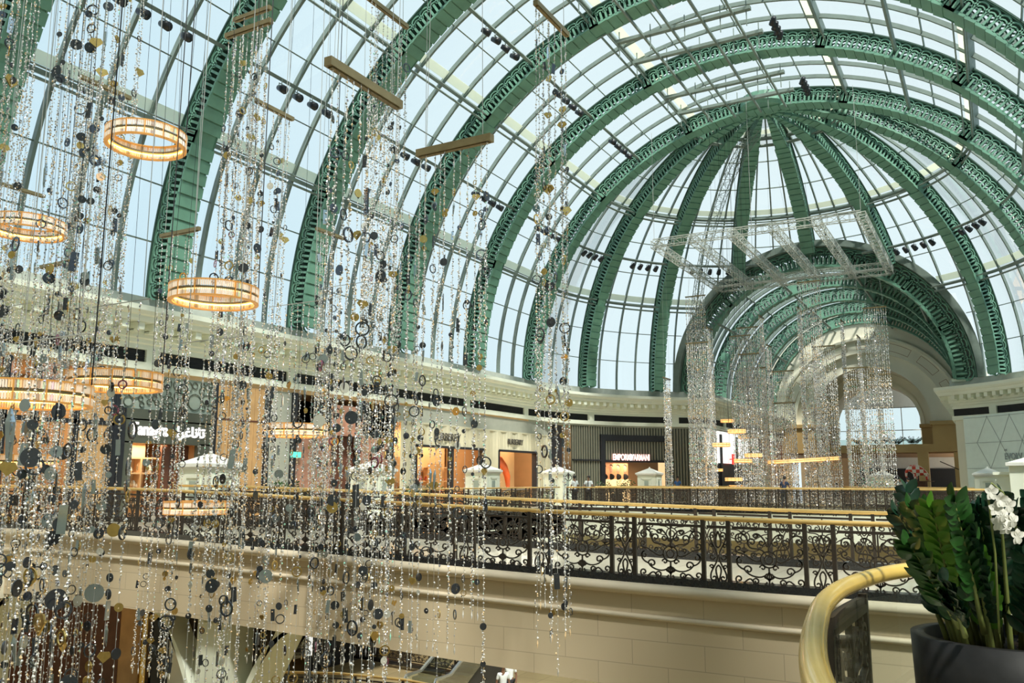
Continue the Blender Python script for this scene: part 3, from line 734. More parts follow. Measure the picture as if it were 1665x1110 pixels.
# ------------------------------------------------------------------ shopfronts on the left (upper level)
XW = AX-R        # -26.48
def warm_light(x, y, z, sx, sy, e_, col=(1, .76, .48), rot=None):
    l = bpy.data.lights.new('shop_or_fill_light', 'AREA'); l.shape = 'RECTANGLE'; l.size = sx; l.size_y = sy; l.energy = e_; l.color = col
    o = bpy.data.objects.new('shop_or_fill_light', l); COL.objects.link(o); o.location = (x, y, z)
    if rot: o.rotation_euler = rot
    return o
# partition walls and ceilings behind the glass
g = MB(); g.bb(XW-4, XW, YB, YD+2, 5.4, 5.6); struct(g.build('ceiling_shops', M['peach']))
g = MB()
for y in (13, 19.2, 23.4, 26.2, 34.8, 52.4): g.bb(XW-4, XW-.3, y-.08, y+.08, G, 5.4)
struct(g.build('wall_partitions', M['peach']))
def shelves(root, x, y0, y1, z0, zs, m_s=M['peach']):
    g = MB()
    for z in zs: g.bb(x, x+.35, y0, y1, z-.03, z+.03)
    n = max(2, int((y1-y0)/1.0))
    for i in range(n+1): yy = y0+(y1-y0)*i/n; g.bb(x, x+.37, yy-.03, yy+.03, z0, zs[-1])
    g.build('shelf_unit', m_s, root)
rnd = random.Random(4)
def goods(root, x, y0, y1, zs, m_list, dens=4):
    for mi, m in enumerate(m_list):
        g = MB()
        for z in zs:
            k = int((y1-y0)*dens/len(m_list))
            for i in range(k):
                yy = rnd.uniform(y0+.1, y1-.1); h = rnd.uniform(.08, .32); w = rnd.uniform(.05, .14)
                g.lathe([(w*.6, 0), (w, h*.3), (w*.7, h*.8), (w*.3, h), (0, h)], 8, (x+.18, yy, z+.03))
        g.build('goods', m, root)
# shop 1, far left
s1 = thing('shopfront', 'amber lit shopfront with dark posts at the far left edge, behind ring chandeliers', 'shopfront', (XW, 16, G))
g = MB()
for y in (13.2, 15.2, 16.2, 17.6, 18.9): g.bb(XW-.1, XW+.1, y-.09, y+.09, G, 5.4)
g.bb(XW-.1, XW+.1, 13, 19, 3.5, 3.65); g.build('mullion', M['frame_black'], s1)
g = MB(); g.bb(XW-.02, XW, 13, 19, G, 5.4); g.build('shop_glass', M['shop_glass'], s1)
g = MB(); g.bb(XW+.03, XW+.08, 17.7, 18.85, G, 5.4); g.build('brown_screen', M['wood'], s1)
shelves(s1, XW-2.2, 13.2, 17.6, G, [.8, 1.5, 2.2, 2.9, 3.6]); goods(s1, XW-2.2, 13.3, 17.5, [.8, 1.5, 2.2, 2.9], [M['tan_shelf'], M['red_item'], M['gold']])
g = MB(); g.bb(XW-3.9, XW-3.8, 13.1, 19.1, G, 5.3); g.build('back_panel', M['peach'], s1)
warm_light(XW-1.6, 16, 5.2, 2.4, 5, 250)
# Tanagra
s2 = thing('shopfront', 'slate green shopfront with white TANAGRA sign and ring lattice over the door', 'shopfront', (XW, 21.3, G))
g = MB(); xf = XW+.12
g.bb(xf-.2, xf, 19.2, 23.3, 3.75, 4.15); g.bb(xf-.2, xf, 19.2, 23.3, 2.95, 3.8); g.bb(xf-.2, xf, 19.2, 19.75, G, 3.0); g.bb(xf-.2, xf, 22.6, 23.3, G, 3.0); g.build('portal', M['grey_green'], s2)
for bb_ in ((xf-.1, xf+.04, 19.2, 19.4, G, 4.15), (xf-.1, xf+.04, 23.25, 23.4, G, 5.4), (XW-.1, XW+.1, 19.0, 19.19, G, 5.4)): MB().bb(*bb_).build('post', M['frame_black'], s2)
g = MB(); g.bb(XW-.06, XW, 19.2, 23.4, 4.15, 5.4); g.build('lattice_backing', M['mint'], s2)
g = MB(); rr_ = random.Random(7); placed = []
for i in range(900):
    q = rr_.choice((.30, .24, .18, .12, .09)); y = rr_.uniform(19.2+q, 23.3-q); z = rr_.uniform(4.2+q, 5.4-q)
    if all(math.hypot(y-a, z-b) > q+c-.005 for a, b, c in placed): placed.append((y, z, q))
for (y, z, q) in placed: g.tube([(XW+.03, y+q*cos(a*pi/8), z+q*sin(a*pi/8)) for a in range(16)], .018, 4, True)
g.build('ring_lattice', M['grey_green'], s2)
shelves(s2, XW-1.2, 19.8, 22.0, G, [.8, 1.35, 1.9, 2.45]); goods(s2, XW-1.2, 19.9, 21.9, [.8, 1.35, 1.9], [M['tan_shelf'], M['white']])
g = MB(); g.bb(XW-1.3, XW-1.2, 19.8, 21.3, G, 3.0); g.build('back_panel', M['peach'], s2)
for bb_ in ((XW-.5, XW-.4, 21.4, 22.0, G, 2.95), (XW-.5, XW-.4, 22.2, 22.6, G, 2.95)): MB().bb(*bb_).build('door_panel', M['wood_dark'], s2)
warm_light(XW-.7, 20.7, 2.93, .7, 1.8, 60)
RYZ = (radians(90), 0, radians(90))
text_obj('Tanagra', .62, M['sign_lit'], (XW+.15, 19.62, 3.24), RYZ, .02, .78, name='latin_sign', par=s2, bold=.012)
text_obj('\ufe8d\ufeae\ufecf\ufe8e\ufee7\ufe8e\ufe97', .52, M['sign_lit'], (XW+.15, 21.55, 3.24), RYZ, .02, 1.1, name='arabic_sign', par=s2, bold=.012)
# oak shop
s3 = thing('shopfront', 'tall oak panelled shopfront right of the TANAGRA store', 'shopfront', (XW, 24.8, G))
g = MB()
for i in range(8): y = 23.45+i*.33; g.bb(XW-.1, XW+.04, y, y+.31, G, 5.4)
g.build('oak_cladding', M['wood'], s3)
g = MB(); g.bb(XW-.05, XW+.06, 23.45, 26.0, 4.0, 4.06); g.build('reveal', M['wood_dark'], s3)
warm_light(XW+1.6, 24.8, 5.3, 1.0, 2.5, 45, rot=(0, radians(-35), 0))
# glass bay + rose marble shop
s4 = thing('shopfront', 'rose marble shopfront with black posts and a tall grey glass pane', 'shopfront', (XW, 30.5, G))
for y in (26.1, 27.7, 34.6): MB().bb(XW-.1, XW+.12, y-.14, y+.14, G, 5.4).build('post', M['frame_black'], s4)
g = MB(); g.bb(XW-.05, XW, 26.2, 27.6, G, 5.4); g.build('grey_pane', M['grey'], s4)
g = MB(); g.bb(XW-.3, XW, 27.8, 30.2, G, 5.1); g.bb(XW-.3, XW, 32.4, 34.5, G, 5.1); g.bb(XW-.3, XW, 27.8, 34.5, 3.7, 5.1); g.build('marble_cladding', M['pink'], s4)
g = MB(); g.bb(XW-.6, XW-.5, 30.2, 32.4, G, 3.7); g.build('back_panel', M['wood_dark'], s4)
warm_light(XW+.8, 31, 5.2, .8, 5, 50, rot=(0, radians(-30), 0))
g = MB(); g.bb(XW+.13, XW+.17, 27.5, 28.1, 2.62, 2.86); tag(g.build('exit_sign', M['exit']), 'small green exit sign on the black post right of the oak shopfront', 'sign')
# Burberry
s5 = thing('shopfront', 'pleated cream metal shopfront with dark BURBERRY lettering and two lit openings', 'shopfront', (XW, 43.5, G))
g = MB(); YA, YZ = 35.2, 52.2
op = [(36.5, 43.2), (45.0, 49.9)]; zt = 3.45; n = int((YZ-YA)/.09)
def pleat(y): return XW+.18+.05*sin((y-YA)*2*pi/1.35)+.012*sin((y-YA)*2*pi/.3)
for i in range(n):
    y0_, y1_ = YA+(YZ-YA)*i/n, YA+(YZ-YA)*(i+1)/n; ym = (y0_+y1_)/2
    zb_ = zt if any(a <= ym <= b for a, b in op) else G
    g.add([(pleat(y0_), y0_, zb_), (pleat(y1_), y1_, zb_), (pleat(y1_), y1_, 4.62), (pleat(y0_), y0_, 4.62)], [(0, 1, 2, 3)])
g.bb(XW-.02, XW+.2, YA, YZ, 4.58, 4.66); g.build('pleated_cladding', M['curtain'], s5)
g = MB(); g.bb(XW-.05, XW+.02, 34.9, YZ, 4.62, 5.45); g.build('upper_wall', M['grey'], s5)
g = MB()
for a, b in op:
    for y in (a, b): g.bb(XW-.1, XW+.26, y-.08, y+.08, G, zt)
    g.bb(XW-.1, XW+.26, a, b, zt-.06, zt+.06)
g.bb(XW-.1, XW+.2, 39.9, 40.1, G, zt); g.build('opening_frame', M['frame_black'], s5)
for bb_ in ((XW-2.6, XW-2.5, 36.5, 43.2, G, 5.3), (XW-1.5, XW-1.4, 46.6, 49.8, G, 5.3), (XW-3.6, XW-3.5, 45, 50, G, 5.3)): MB().bb(*bb_).build('back_panel', M['peach'], s5)
shelves(s5, XW-2.4, 36.6, 43.1, G, [.9, 1.6, 2.4]); goods(s5, XW-2.4, 36.7, 43, [.9, 1.6], [M['red_item'], M['tan_shelf'], M['wood_dark']], 5)
for bb_ in ((XW-1.9, XW-1.85, 37.2, 38.6, 1.6, 2.9), (XW-1.9, XW-1.85, 40.6, 42, 1.2, 2.6)): MB().bb(*bb_).build('wall_display', M['wood'], s5)
warm_light(XW-1.1, 39.8, 4.6, 1.6, 6, 230); warm_light(XW-1.0, 47.4, 4.8, 1.2, 4, 150); warm_light(XW+1.3, 43.6, 5.35, .5, 15, 260, (1, .93, .74), rot=(0, radians(-38), 0))
text_obj('BURBERRY', .62, M['sign_dark'], (XW+.27, 38.05, 3.78), RYZ, .02, .88, name='front_sign', par=s5)
text_obj('BURBERRY', .50, M['sign_dark'], (XW+.27, 46.0, 3.85), RYZ, .02, .82, name='corner_sign', par=s5)
# red sculpture/mannequin in the second opening
def mannequin(x, y, z, label, m):
    t = thing('mannequin', label, 'mannequin', (x, y, z)); g = MB()
    g.tube([(x, y, z+.05), (x, y, z+.9), (x, y, z+1.3), (x, y, z+1.55)], [.22, .18, .22, .07], 10); g.sphere((x, y, z+1.72), .11)
    g.tube([(x, y-.2, z+1.45), (x, y-.35, z+1.1), (x+.1, y-.3, z+.8)], [.06, .05, .03], 8); g.tube([(x, y+.2, z+1.45), (x, y+.4, z+1.2), (x+.15, y+.45, z+1.4)], [.06, .05, .03], 8)
    g.build('figure', m, t, True); g = MB(); g.lathe([(.3, 0), (.3, .04), (0, .04)], 16, (x, y, z)); g.build('base', M['chrome'], t)
mannequin(XW-.8, 46.4, G, 'mannequin in rust red clothes in the right lit shop opening', M['wood'])
mannequin(XW-1.0, 38.2, G, 'dark dressed mannequin in the left lit shop opening', M['dark_cloth'])
g = MB(); g.tube([(XW-.5, 45.4, 3.2), (XW-.5, 46.2, 2.9), (XW-.5, 46.9, 2.5), (XW-.5, 47.3, 1.9), (XW-.5, 47.4, 1.2)], [.10, .28, .22, .2, .12], 10)
tag(g.build('red_banner_sculpture', mat('orange_red', (.75, .12, .02), .4, 0, .1), None, True), 'curved orange red sculpture hanging in the right lit opening of the pleated store', 'sculpture')
# black panel put where the gap between the stores is dark
g = MB(); g.bb(XW-.3, XW+.05, 52.3, 54.0, G, 5.45); tag(g.build('black_gap_panel', M['frame_black']), 'plain black panel in the gap between the pleated store and the slatted store', 'pier')
# Emporio Armani, on the curve
s6 = thing('shopfront', 'dark slatted shopfront with black portal and glowing EMPORIO ARMANI sign', 'shopfront', (AX-R+1.5, 58, G))
def ap(th_, r_, z): t = radians(th_); return V(AX+r_*sin(t), YD+r_*cos(t), z)
def curved_panel(mb, r_, t0, t1, z0, z1, th=.06, n=6):
    for i in range(n):
        a, b = t0+(t1-t0)*i/n, t0+(t1-t0)*(i+1)/n
        mb.add([ap(a, r_, z0), ap(b, r_, z0), ap(b, r_, z1), ap(a, r_, z1), ap(a, r_+th, z0), ap(b, r_+th, z0), ap(b, r_+th, z1), ap(a, r_+th, z1)],
               [(0, 1, 2, 3), (4, 7, 6, 5), (0, 4, 5, 1), (3, 2, 6, 7), (0, 3, 7, 4), (1, 5, 6, 2)])
T0, T1 = -71, -TH-.5
g = MB(); t = T0
while t < T1:
    if not (-60.5 < t < -42): curved_panel(g, R-.02, t, t+.36, G, 5.45, .06, 1)
    else: curved_panel(g, R-.02, t, t+.36, 3.0, 5.45, .06, 1)
    t += .8
g.build('slat', M['slat'], s6)
g = MB(); curved_panel(g, R+.06, T0, -60.5, G, 5.45, .05); curved_panel(g, R+.06, -42, T1, G, 5.45, .05); curved_panel(g, R+.06, -60.5, -42, 3.0, 5.45, .05); g.build('slat_backing', M['grey_green'], s6)
g = MB()
for (a, b, z0_, z1_) in ((-61.7, -60.3, G, 4.9), (-42.4, -41.0, G, 4.9), (-61.7, -41, 4.45, 4.9), (-60.5, -42, 2.95, 3.12), (T0, -60, 3.02, 3.12)): curved_panel(g, R-.12, a, b, z0_, z1_, .16)
g.build('portal', M['frame_black'], s6)
g = MB(); curved_panel(g, R+1.6, -58.5, -49.5, G, 1.75, .05, 3); g.build('lit_counter', mat('lit_cream', (.8, .65, .4), .5, 0, 0, emit=(1, .66, .32), es=.9), s6)
g = MB(); curved_panel(g, R+1.6, -57.6, -50, 1.75, 2.95, .04, 3); poster = mat('poster_faces', (.7, .3, .15), .5, 0, .6, 1.6, emit=(.9, .35, .15), es=.35); g.build('poster', poster, s6)
m_face = mat('portrait_skin', (.75, .42, .28), .6, 0, .1, emit=(.8, .35, .2), es=.25)
for k in range(4):
    t_ = -56.7+k*1.9; p = ap(t_, R+1.57, 2.50); MB().sphere((p.x, p.y, p.z), .25, 12, 8, (.7, .25, 1.15)).build('poster_portrait', m_face, s6)
    p = ap(t_, R+1.57, 1.93); MB().sphere((p.x, p.y, p.z), .30, 12, 8, (1.0, .2, .75)).build('poster_clothing', M['dark_cloth'], s6)
    p = ap(t_, R+1.6, 2.68); MB().sphere((p.x, p.y, p.z), .22, 12, 8, (.85, .25, .7)).build('poster_hair', M['dark_cloth'], s6)
g = MB(); curved_panel(g, R+.25, -64.4, -63.2, G, 2.9, .04, 1); g.build('lit_display_column', mat('lit_column', (.9, .7, .4), .5, 0, 0, emit=(1, .62, .28), es=1.0), s6)
g = MB(); curved_panel(g, R+.22, -64.1, -63.5, 2.5, 2.8, .02, 1); curved_panel(g, R+.22, -64.1, -63.5, 1.2, 1.4, .02, 1); g.build('display_bag', M['dark_cloth'], s6)
g = MB(); curved_panel(g, R+2.4, -61, -41, G, 5.3, .05, 4); g.build('back_panel', M['brown'], s6)
warm_light(*(ap(-52, R+1.0, 2.9)), 1.6, 1.6, 60)
pa = ap(-58.2, R-.2, 3.1); pb = ap(-46.2, R-.2, 3.1); dv = pb-pa
text_obj('EMPORIO', .62, M['sign_pink'], pa, (radians(90), 0, atan2(dv.y, dv.x)), .02, .60, name='left_word', par=s6, bold=.015)
pm = pa+dv*.485
text_obj('W', .60, M['sign_lit'], pa+dv*.41, (radians(90), 0, atan2(dv.y, dv.x)), .02, .5, name='eagle_emblem', par=s6, bold=.02, shear=.3)
text_obj('ARMANI', .62, M['sign_pink'], pa+dv*.52, (radians(90), 0, atan2(dv.y, dv.x)), .02, .58, name='right_word', par=s6, bold=.015)
# passage shops, left
s7 = thing('shopfront', 'passage shopfront with a white glowing upper panel behind the far crystal curtains', 'shopfront', (AX-HALF, 70, G))
xp = AX-HALF
g = MB(); g.bb(xp-.1, xp, 62.8, 78, 3.0, 5.45); g.build('lit_fascia', M['white_lit'], s7)
g = MB(); g.bb(xp-.12, xp-.02, 62.8, 78, G, 3.0); g.build('dark_glass', M['frame_black'], s7)
for y in (63.5, 66, 70.5, 75, 78): MB().bb(xp-.1, xp+.1, y-.2, y+.2, G, 5.2).build('post', M['frame_black'], s7)
s8 = thing('shopfront', 'brown timber shopfront at the end of the left passage wall', 'shopfront', (AX-HALF, 83, G))
g = MB(); g.bb(xp-.1, xp, 78.2, YE, G, 5.45); g.build('timber_cladding', M['wood_dark'], s8)
g = MB(); g.bb(xp-.1, xp+.05, 79.5, 83.5, 1, 4.6); g.build('lit_panel', M['brown'], s8)
g = MB(); pr_ = at_y(1191, 743, 67.0); g.box((xp+.3, 68.5, 3.35), (.12, .55, .8)); g.box((xp+.12, 68.5, 3.35), (.4, .08, .08)); tag(g.build('red_sign', M['red_lit']), 'small glowing red sign projecting in the left passage', 'sign')
# right: white hoarding EVOLV
hd = thing('hoarding', 'tall white hoarding with triangle joints and EVOLV lettering, under the right cornice', 'hoarding', (0, 59.4, G))
g = MB(); curved_panel(g, 14.75, 36.3, 75, G, 5.68, .1, 24); g.build('panel', M['hoard'], hd)
g = MB()
def hline(t0, z0_, t1, z1_):
    n = 6; g.sweep([ap(t0+(t1-t0)*i/n, 14.74, z0_+(z1_-z0_)*i/n) for i in range(n+1)], [-(ap(t0, 1, 0)-ap(0, 0, 0)) for i in range(n+1)], .02, .012)
dt = 6.6; hz = 1.55
for r_ in range(-1, 4):
    z0_ = .9+r_*hz
    if 0 < z0_ < 5.6: hline(36.4, z0_, 74, z0_)
    for k in range(7):
        ts = 33+k*dt+(dt/2 if r_ % 2 else 0)
        for sg in (-1, 1):
            za, zb2 = max(G, z0_), min(5.6, z0_+hz)
            if zb2 <= za: continue
            fa, fb = (za-z0_)/hz, (zb2-z0_)/hz; ta, tb = ts+sg*dt/2*fa, ts+sg*dt/2*fb
            if min(ta, tb) > 36.5: hline(ta, za, tb, zb2)
g.build('joint_line', M['line'], hd)
pe = ap(47.3, 14.68, 2.95); pe2 = ap(50, 14.68, 2.95); de = pe2-pe
text_obj('EVOLV', .52, M['line'], pe, (radians(90), 0, atan2(de.y, de.x)), .01, .85, name='lettering', par=hd, bold=.006)
text_obj('THE', .16, M['line'], pe+V(0, 0, .5), (radians(90), 0, atan2(de.y, de.x)), .01, .85, name='small_lettering', par=hd)
# ------------------------------------------------------------------ lower level shops
def low_front(y0, y1, parts, label, x=XW+.6):
    t = thing('lower_shopfront', label, 'shopfront', (x, (y0+y1)/2, LOW))
    for nm, m, a, b, z0_, z1_, dx in parts:
        g = MB(); g.bb(x+dx-.08, x+dx+.04, a, b, LOW+z0_, LOW+z1_); g.build(nm, m, t)
    return t
low_front(10, 20.6, [('red_cladding', M['wood_dark'], 10, 19.4, 0, 4.6, 0), ('lit_counter', M['peach'], 13, 18.0, 0, .9, .5), ('gold_jamb', M['gold'], 20.2, 20.4, 0, 4.6, .1), ('display_panel', M['wood'], 19.4, 20.2, 0, 4.6, .02)], 'lower dark red shopfront with a gold jamb seen through the left arch')
low_front(20.6, 22.4, [('black_pillar', M['frame_black'], 20.6, 21.3, 0, 4.6, .15), ('pale_panel', M['cream_wall'], 21.3, 22.2, .6, 4.6, .02), ('light_edge', M['white_lit'], 22.2, 22.28, .6, 4.6, .08)], 'lower black pillar with a pale panel edged by a line of light')
low_front(22.4, 30, [('stone_cladding', M['brown'], 22.4, 25.6, 0, 4.6, 0), ('window_box', M['shop_glass'], 25.6, 28.6, .7, 4.0, .02), ('box_frame', M['white_lit'], 28.6, 28.7, .7, 4.0, .06), ('dark_wall', M['frame_black'], 28.7, 34, 0, 4.6, 0)], 'lower brown stone shopfront with a white framed glass box, behind the bracket column')
low_front(34, 49, [('glass_wall', M['brown'], 34, 49, 0, 4.6, 0)], 'lower brown wall beyond the escalator')
g = MB(); g.bb(XW-4, VL, YB, YD+10, -1.2, -.75); struct(g.build('ceiling_lower', M['cream_wall']))
for y in (14, 20, 26): warm_light(-24.4, y, -1.3, 2.4, 3, 45, (1, .70, .42))  # fill lamps added under the ceiling to brighten the dark lower level
for y in (34, 42): warm_light(-23, y, -1.3, 2.4, 3, 60, (1, .75, .5))  # more added fill for the lower level, further back
# escalator (lower level)
es = thing('escalator', 'grey escalator with glass sides seen below the near bridge', 'escalator', (-18.2, 29.5, LOW))
g = MB()
for i in range(11): g.bb(-19.0, -18.0, 27.4+i*.4, 27.8+i*.4, LOW+.02, LOW+.12+.2*i)
g.build('step', M['rubber'], es)
for s_ in (-19.15, -17.85):
    g = MB(); g.sweep([(s_, 26.2, LOW+.5), (s_, 26.0, LOW+.8), (s_, 26.3, LOW+1.05), (s_, 27.2, LOW+1.05), (s_, 31.8, LOW+3.3)], V(0, .2, 1), .10, .08); g.build('handrail', M['chrome'], es)
    g = MB(); g.sweep([(s_, 26.3, LOW+.55), (s_, 27.3, LOW+.55), (s_, 31.8, LOW+2.8)], V(0, 0, 1), .03, .95); g.build('side_glass', M['glass_clear'], es)
# upper escalator mouths by the pleated store
for i, (yy, lab) in enumerate(((41.6, 'left chrome and glass escalator mouth in front of the pleated store'), (45.6, 'right chrome and glass escalator mouth beside the black gap panel'))):
    t = thing('escalator_mouth', lab, 'escalator', (-23.2, yy, G))
    for s_ in (-.55, .55):
        g = MB(); g.sweep([(-23.6, yy+s_, G+.1), (-23.7, yy+s_, G+.8), (-23.3, yy+s_, G+1.0), (-22.6, yy+s_, G+.95)], V(0, 1, 0), .07, .08); g.build('handrail', M['chrome'], t)
        g = MB(); g.bb(-23.6, -22.6, yy+s_-.01, yy+s_+.01, G, G+.95); g.build('side_glass', M['glass_clear'], t)
# ------------------------------------------------------------------ boxy parapet towers
def tower_proto():
    t = thing('parapet_tower', 'x', 'parapet tower')
    g = MB(); w = .62
    g.bb(-w, w, -w, w, 0, 1.86); g.bb(-w-.06, w+.06, -w-.06, w+.06, 0, .22); g.build('body', M['cream'], t)
    g = MB(); g.bb(-w-.05, w+.05, -w-.05, w+.05, 1.80, 1.88); g.bb(-w-.11, w+.11, -w-.11, w+.11, 1.88, 1.98)
    e_ = w+.08; g.add([(-e_, -e_, 1.98), (e_, -e_, 1.98), (e_, e_, 1.98), (-e_, e_, 1.98), (0, 0, 2.32)], [(0, 1, 4), (1, 2, 4), (2, 3, 4), (3, 0, 4)]); g.sphere((0, 0, 2.32), .06); g.build('roof', M['white'], t)
    for a in range(4):
        c, s_ = cos(a*pi/2), sin(a*pi/2); g = MB()
        for (u0, u1, z0_, z1_) in ((-.34, .34, .42, .50), (-.34, .34, 1.54, 1.66), (-.34, -.26, .42, 1.6), (.26, .34, .42, 1.6)):
            um, du = (u0+u1)/2, u1-u0; g.box((c*(w+.015)-s_*um, s_*(w+.015)+c*um, (z0_+z1_)/2), (.04, du, z1_-z0_), a*pi/2)
        g.build('panel_moulding', M['cream'], t)
        g = MB(); g.box((c*(w+.006), s_*(w+.006), .98), (.02, .28, .95), a*pi/2); g.build('recessed_pane', M['mint'], t)
    return t
tw = tower_proto()
spots = [(343, 735, 91, 1, 'boxy cream parapet tower left of centre, in front of the TANAGRA store'), (605, 748, 71, 1, 'boxy cream parapet tower in front of the rose marble shopfront'), (785, 752, 56, 1, 'boxy cream parapet tower between the two lit openings of the pleated store'),
         (907, 757, 48, 1, 'boxy cream parapet tower in front of the black gap panel, left of the guards'), (1056, 760, 42, 1, 'boxy cream parapet tower in front of the slatted store portal'), (1238, 763, 30, .85, 'boxy cream parapet tower behind the far crystal curtains, right of the passage shops'),
         (1433, 764, 43, 1, 'boxy cream parapet tower under the far arched window'), (1605, 759, 52, 1, 'boxy cream parapet tower in front of the white hoarding')]
for i, (px_, py_, w_, s_, lab) in enumerate(spots):
    o = tw if i == 0 else copy_tree(tw)
    d = F*1.74/w_*s_; p = at_depth(px_, py_, d); sc_ = (p.z-G)/2.34; o.location = (p.x, p.y, G); o.scale = (1.02*s_, 1.02*s_, sc_); tag(o, lab, 'parapet tower')
    if px_ == 1238: o.rotation_euler = (0, 0, .3)
# near right stepped white piers
np_ = thing('stepped_pier', 'stepped cream pier with small roof at the right frame edge above the plant', 'pier', (at_depth(1671, 790, 24)))
b_ = at_depth(1671, 790, 24); g = MB(); zt_ = at_depth(1660, 757, 24).z
g.bb(b_.x-.42, b_.x+1.2, b_.y-.5, b_.y+.7, G, zt_); g.build('body', M['cream'], np_)
g = MB(); g.bb(b_.x-.50, b_.x+1.3, b_.y-.6, b_.y+.8, zt_, zt_+.09); g.add([(b_.x-.46, b_.y-.56, zt_+.09), (b_.x+1.25, b_.y-.56, zt_+.09), (b_.x+1.25, b_.y+.76, zt_+.09), (b_.x-.46, b_.y+.76, zt_+.09), (b_.x+.4, b_.y+.1, zt_+.36)], [(0, 1, 4), (1, 2, 4), (2, 3, 4), (3, 0, 4)]); g.build('roof', M['white'], np_)
g = MB(); g.bb(b_.x-.78, b_.x-.42, b_.y-.3, b_.y+.5, G, zt_-.25); g.bb(b_.x-.83, b_.x-.42, b_.y-.36, b_.y+.5, zt_-.25, zt_-.17); g.build('side_pilaster', M['cream'], np_)
# ------------------------------------------------------------------ truss grid and ladder in the dome
def lattice(mb, A, B, w=.42, h=.42, step=.55, r_=.028, up=None):
    A, B = Vector(A), Vector(B); t = (B-A); L = t.length; t.normalize(); u = Vector(up) if up else V(0, 0, 1)
    sd = t.cross(u).normalized(); u = sd.cross(t); n = max(2, int(L/step))
    cs = [sd*w/2+u*h/2, -sd*w/2+u*h/2, -sd*w/2-u*h/2, sd*w/2-u*h/2]
    for c in cs: mb.tube([A+c, B+c], r_, 4)
    for i in range(n):
        p, q = A+t*(L*i/n), A+t*(L*(i+1)/n)
        for k in range(4):
            a, b = cs[k], cs[(k+1) % 4]
            mb.tube([p+a, q+b] if i % 2 == 0 else [p+b, q+a], r_*.55, 3); mb.tube([p+a, p+b], r_*.55, 3)
ZT = 15.4
fl, fr, bl, br_ = at_z(1068, 399, ZT), at_z(1398, 346, ZT), at_z(1185, 473, ZT), at_z(1430, 437, ZT)
gx0, gx1, gy0, gy1 = fl.x, fr.x, (fl.y+fr.y)/2, (bl.y+br_.y)/2
tr = thing('hanging_truss_grid', 'white lattice truss grid hanging level inside the dome', 'truss', ((gx0+gx1)/2, (gy0+gy1)/2, ZT))
for i, (a, b) in enumerate([((gx0, gy0), (gx1, gy0)), ((gx0, gy1), (gx1, gy1)), ((gx0, gy1-1.6), (gx1, gy1-1.6))]):
    g = MB(); lattice(g, (a[0], a[1], ZT), (b[0], b[1], ZT)); g.build('main_truss', M['steel_light'], tr)
for i in range(6):
    x_ = gx0+(gx1-gx0)*i/5; g = MB(); lattice(g, (x_, gy0, ZT-.02), (x_, gy1, ZT-.02)); g.build('cross_truss', M['steel_light'], tr)
for x_ in (gx0, (gx0+gx1)/2, gx1):
    for y_ in (gy0, gy1):
        MB().tube([(x_, y_, ZT+.16), (x_, y_, ZS+sqrt(max(1, (R-.6)**2-(x_-AX)**2-max(0, y_-YD)**2)))], .012, 4).build('hoist_cable', M['wire'], tr)
ld = thing('ladder_truss', 'curved lattice ladder truss descending from the dome hub to the cornice', 'ladder', (AX, YD, ZS+15))
g = MB(); thl = -36; pts = [SD(thl, a, R-1.7) for a in range(84, 0, -4)]
for a, b in zip(pts, pts[1:]): lattice(g, a, b, .6, .45, .4, .025, rad_d(thl, 30))
g.build('lattice_frame', M['steel'], ld)
# ------------------------------------------------------------------ hanging crystal curtains
def octa(mb, c, r_, l, rnd_):
    a = rnd_.uniform(0, pi); vs = [(c[0], c[1], c[2]+l), (c[0], c[1], c[2]-l)]
    tx, ty = rnd_.uniform(-.4, .4)*r_, rnd_.uniform(-.4, .4)*r_
    for k in range(4): vs.append((c[0]+r_*cos(a+k*pi/2)+tx*0, c[1]+r_*sin(a+k*pi/2), c[2]+rnd_.uniform(-.25, .25)*l))
    mb.add(vs, [(0, 2, 3), (0, 3, 4), (0, 4, 5), (0, 5, 2), (1, 3, 2), (1, 4, 3), (1, 5, 4), (1, 2, 5)])
def strand_mesh(L, seed, dens=42, spread=.022, cr=.0095, far=False):
    r_ = random.Random(seed); mb = MB(); mb.tube([(0, 0, 0), (0, 0, -L)], .0028, 3)
    mb.cur = 1; z = .05; ph = r_.uniform(0, 6)
    while z < L:
        f = .16+.84*min(1, (z/2.4)**1.3)
        k = (.55+.45*sin(z*2.1+ph))*f
        if z < 1.0 and r_.random() < .25:
            octa(mb, (0, 0, -z), .010, .06, r_)
        tail = (not far) and z > L-2.7 and seed % 5 != 0
        for j in range(1 if tail or r_.random() > .35 else 2):
            a = r_.uniform(0, 2*pi); q = spread*sqrt(r_.random())*(.4+k)
            octa(mb, (q*cos(a), q*sin(a), -z), cr*r_.uniform(.6, 1.6), cr*r_.uniform(.8, 2.2), r_)
        z += r_.uniform(.5, 1.5)/(dens*(.35+.9*k))*(3.0 if tail else 1)
    octa(mb, (0, 0, -L-.05), .014, .07, r_)
    return mb.mesh('crystal_strand', [M['wire'], M['crystal']])
strand_pool = {}
def strand_of(L, k, far=False):
    key = (round(L*2)/2, k, far)
    if key not in strand_pool:
        strand_pool[key] = strand_mesh(key[0], (int(key[0]*10)*37+int(far)*911)*5+k, *((26, .05, .029) if far else (44, .024, .0112)), far)
    return strand_pool[key]
def flat_disc(r_, n=20, t=.004):
    g = MB(); g.v = []; vs = [(r_*cos(2*pi*i/n), s_*t, r_*sin(2*pi*i/n)-r_) for s_ in (-1, 1) for i in range(n)]
    g.add(vs, [tuple(range(n)), tuple(range(n, 2*n))[::-1]]+[(i, n+i, n+(i+1) % n, (i+1) % n) for i in range(n)]); return g
